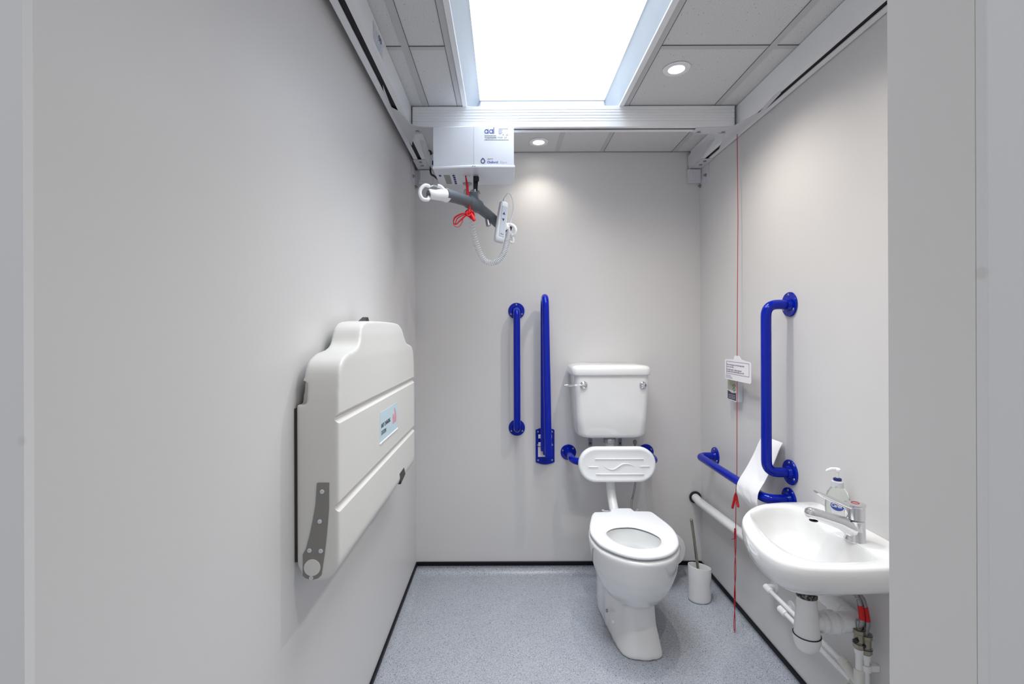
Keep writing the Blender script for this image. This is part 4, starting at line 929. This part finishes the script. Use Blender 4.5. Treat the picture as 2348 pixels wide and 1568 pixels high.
prism(b, [(sb.x-.016+.0265*math.cos(a*PI/12)*.72, yl, sb.z+.048+.0125*math.sin(a*PI/12)-.25*.0265*math.cos(a*PI/12)*.72) for a in range(24)], (0, .0012, 0)); lb = obj('oval_label', b, inkb, t)
b = bm_(); box(b, sb.x-.031, sb.x+.004, yl+.0006, yl+.0016, sb.z+.018, sb.z+.062, .0004, 1); obj('white_label', b, cardm, t)
text('label_lettering', 'Carex', .0135, (sb.x-.034, yl-.0003, sb.z+.0495), (1, 0, -.25), (.1, 0, 1), cardm, lb, .0003, .95)

# ================================================================== PULL CORD, CARD, ALARM UNIT
cz_ = ZC-.001; tp_ = Vector((.985, 2.030, cz_)); m0 = PX(1690, 822, .968); m1 = PX(1689.5, 1098, .958); m2 = PX(1687, 1132, .956); bt = PX(1684, 1448, .938)
t = thing('emergency_pull_cord', 'thin red emergency cord hanging from the ceiling to the floor by the right wall', 'pull cord', bt)
b = bm_(); tube(b, [tp_, PX(1692, 500, .978), m0, m1, m2], .0014, 6); obj('cord_line', b, redd, t)
b = bm_(); top_ = m2; 
for s in (-1, 1):
    e = PX(1687+s*6.5-1, 1166 if s < 0 else 1163, .952); tube(b, [top_+Vector((0, 0, .004)), top_.lerp(e, .15), e+Vector((0, 0, .004)), e], [.0025, .0055, .0052, .003], 8)
q = PX(1687, 1147, .953); tube(b, [q+Vector((-.008, 0, 0)), q+Vector((.010, 0, 0))], .003, 6); obj('triangle_pull', b, red, t)
knots = [1214, 1230, 1300, 1365, 1375, 1440]
def strand(ph, amp):
    pts = []
    n = 46
    for k in range(n+1):
        y = 1150+(1448-1150)*k/n; X = .952+(.938-.952)*k/n; p = PX(1687.5-3.5*k/n, y, X)
        s = math.sin(PI*((y-1214)/62.0)) if y > 1214 else 0
        if y < 1214: dx = 0
        else: dx = amp*abs(s)*(1 if int((y-1214)//62) % 2 == 0 else -1)
        p.y += ph*dx*1.2; p.x += ph*dx*.25; pts.append(p)
    return pts
b = bm_(); tube(b, strand(1, .0085), .0015, 6); obj('lower_strand', b, redd, t)
b = bm_(); tube(b, strand(-1, .0075)[8:], .0015, 6); obj('lower_strand', b, redd, t)
b = bm_()
for y0, y1, r in ((1212, 1238, .0036), (1352, 1372, .0036)):
    p, q_ = PX(1685, y0, .949), PX(1684.5, y1, .946); n = 26
    tube(b, [p.lerp(q_, k/n)+Vector((.0012*math.cos(k*1.7), .0022*math.sin(k*1.7), 0)) for k in range(n+1)], .0026, 6)
tube(b, [PX(1685, 1235, .947), PX(1677, 1236, .947)], .0013, 6)
obj('cord_knot', b, redd, t)
# card
XC = .957; ya, yb_ = PX(1662, 850, XC).y, PX(1722, 850, XC).y; zt_, zb_ = PX(1662, 823.5, XC).z, PX(1662, 868, XC).z
t = thing('notice_card', 'white laminated notice card threaded on the red cord on the right wall', 'notice card', (XC, (ya+yb_)/2, zb_))
b = bm_(); ym = PX(1690, 830, XC).y; 
ol = [(ya, zt_), (ya-.03, zt_+.002), (ym+.03, zt_+.004), (ym+.022, zt_+.020), (ym-.016, zt_+.020), (ym-.035, zt_+.006), (yb_+.006, zt_-.001), (yb_, zt_-.008), (yb_, zb_+.006), (yb_+.006, zb_), (ya-.008, zb_), (ya, zb_+.006)]
prism(b, [(XC, y, z) for y, z in ol], (.0012, 0, 0)); obj('card_sheet', b, cardm, t, 0)
XT = XC-.0006; b = bm_(); fy0, fy1, fz0, fz1 = ya-.016, yb_+.014, zb_+.026, zt_-.006
for y0_, y1_, z0_, z1_ in ((fy1, fy0, fz1-.001, fz1), (fy1, fy0, fz0, fz0+.001), (fy0-.001, fy0, fz0, fz1), (fy1, fy1+.001, fz0, fz1)): box(b, XT-.0003, XT+.0004, y0_, y1_, z0_, z1_)
obj('border_line', b, inkp, t, 0)
for i, (s, z) in enumerate((('This red emergency cord must hang freely', .062), ('down to the floor.', .053), ("It's really simple. A safely positioned", .041), ('emergency cord could potentially save a life.', .033))):
    text('card_lettering', s, .0088, (XT, fy0-.003, zb_+z), (0, -1, 0), (0, 0, 1), inkp, t, 0, 1.0 if i != 3 else .95)
b = bm_()
for k in range(4): box(b, XT-.0002, XT+.0004, ya-.05-.006*k-.004, ya-.008, zb_+.019-.004*k, zb_+.0205-.004*k)
obj('small_print', b, inkg, t, 0)
# alarm reset unit
Xa = .978; y0_, y1_ = PX(1668, 895, Xa).y, PX(1688.5, 895, Xa).y; za_, zb2 = H-.196, H-.300
t = thing('alarm_unit', 'small wall unit with olive and dark labels below the notice card', 'alarm unit', (XR, (y0_+y1_)/2, zb2))
b = bm_(); box(b, Xa, XR, y1_, y0_, zb2, za_, .002, 1); obj('unit_housing', b, softg, t)
b = bm_(); box(b, Xa-.0005, Xa+.001, y1_+.003, y0_-.003, zb2+.048, za_-.006); f = obj('olive_label', b, olive, t, 0)
b = bm_(); grn = subtle('green_print', (.10, .22, .08), .5, .01)
yc = (y0_+y1_)/2-.02
for zc_ in (za_-.036, za_-.052): tube(b, [(Xa-.001, yc+.010*math.cos(a*PI/8), zc_+.006*math.sin(a*PI/8)) for a in range(16)], .0011, 5, True)
obj('green_symbol', b, grn, f)
b = bm_(); pts = [(Xa-.0005, y0_-.003, zb2+.044), (Xa-.0005, (y0_+y1_)/2, zb2+.036), (Xa-.0005, y1_+.003, zb2+.040), (Xa-.0005, y1_+.003, zb2+.006), (Xa-.0005, y0_-.003, zb2+.008)]; prism(b, pts, (.0015, 0, 0)); f = obj('dark_label', b, purp, t, 0)
b = bm_()
for z in (.013, .019, .026): box(b, Xa-.0010, Xa-.0004, y1_+.012, y0_-.012, zb2+z, zb2+z+.0015)
obj('label_print', b, inkg, f, 0)

# ================================================================== PAPER OVER THE RAIL
t = None
prof_ = [(.9995, -.402), (.985, -.425), (.962, -.478), (.934, -.530), (.9045, -.575), (.8985, -.600), (.8995, -.622), (.910, -.642), (.926, -.662)]
pts = smooth_path([Vector((x, 0, z)) for x, z in prof_], 5)
b = bm_(); NYP = 16; rows = []
for i, p in enumerate(pts):
    f = i/(len(pts)-1); ya_ = 1.858-.0*f; yb2 = 1.728-.03*f if f < .8 else 1.704+(f-.8)*.10
    ya2 = ya_ if f < .66 else ya_-(f-.66)*.14
    row = []
    for k in range(NYP+1):
        s = k/NYP; wv = .0020*math.sin(s*9+f*7)*min(1, f*3)+.0016*math.sin(s*23-f*11)*f
        row.append(Vector((p.x-abs(wv)*.9-.0015*math.sin(PI*s), ya2+(yb2-ya2)*s, H+p.z+wv*.4)))
    rows.append(row)
V = [[b.verts.new(p) for p in r] for r in rows]
for i in range(len(V)-1):
    for k in range(NYP): b.faces.new((V[i][k], V[i][k+1], V[i+1][k+1], V[i+1][k]))
b = bake(b, [('SOLIDIFY', dict(thickness=.0016, offset=-1))])
o = obj('paper_sheet', b, papm, None, 60); tag(o, 'creased white paper sheet draped over the horizontal blue rail', 'paper sheet')

# ================================================================== LIGHTS, WORLD, CAMERA
def spot(name, c, e, sz=150):
    l = bpy.data.lights.new(name, 'SPOT'); l.energy = e; l.color = (1, .92, .82); l.spot_size = math.radians(sz); l.spot_blend = 1; l.shadow_soft_size = .024
    o = bpy.data.objects.new(name, l); o.location = (c.x, c.y, ZC-.028); C.objects.link(o)
spot('recessed_lamp_light', L1, 19); spot('recessed_lamp_light', L2, 5, 122); spot('recessed_lamp_light', L3_fill, 19)  # the last spot is an added fill from an unseen fitting
l = bpy.data.lights.new('skylight_daylight', 'AREA'); l.shape = 'RECTANGLE'; l.size = g1-g0-.01; l.size_y = gy1-gy0-.01; l.energy = 10.5; l.color = (.86, .93, 1); l.spread = math.radians(100)
o = bpy.data.objects.new('skylight_daylight', l); o.location = ((g0+g1)/2, (gy0+gy1)/2, TZ-.004); C.objects.link(o)
w = bpy.data.worlds.new('world'); bpy.context.scene.world = w; w.use_nodes = True
bg = w.node_tree.nodes['Background']; bg.inputs[0].default_value = (.93, .95, 1, 1); bg.inputs[1].default_value = .56
cam = bpy.data.cameras.new('camera'); co = bpy.data.objects.new('camera', cam); C.objects.link(co)
cam.sensor_width = 36; cam.lens = F/2348*36; cam.shift_x = SH/2348; cam.shift_y = -SV/2348; cam.clip_start = .02
co.location = (0, 0, H); co.rotation_euler = (Matrix.Rotation(PI/2, 4, 'X') @ Matrix.Rotation(-RO, 4, 'Z')).to_euler()
sc_ = bpy.context.scene; sc_.camera = co
vs = sc_.view_settings; vs.view_transform = 'Standard'; vs.look = 'None'; vs.exposure = .2; vs.gamma = 1; vs.use_curve_mapping = False
sc_.cycles.max_bounces = 12; sc_.cycles.diffuse_bounces = 8
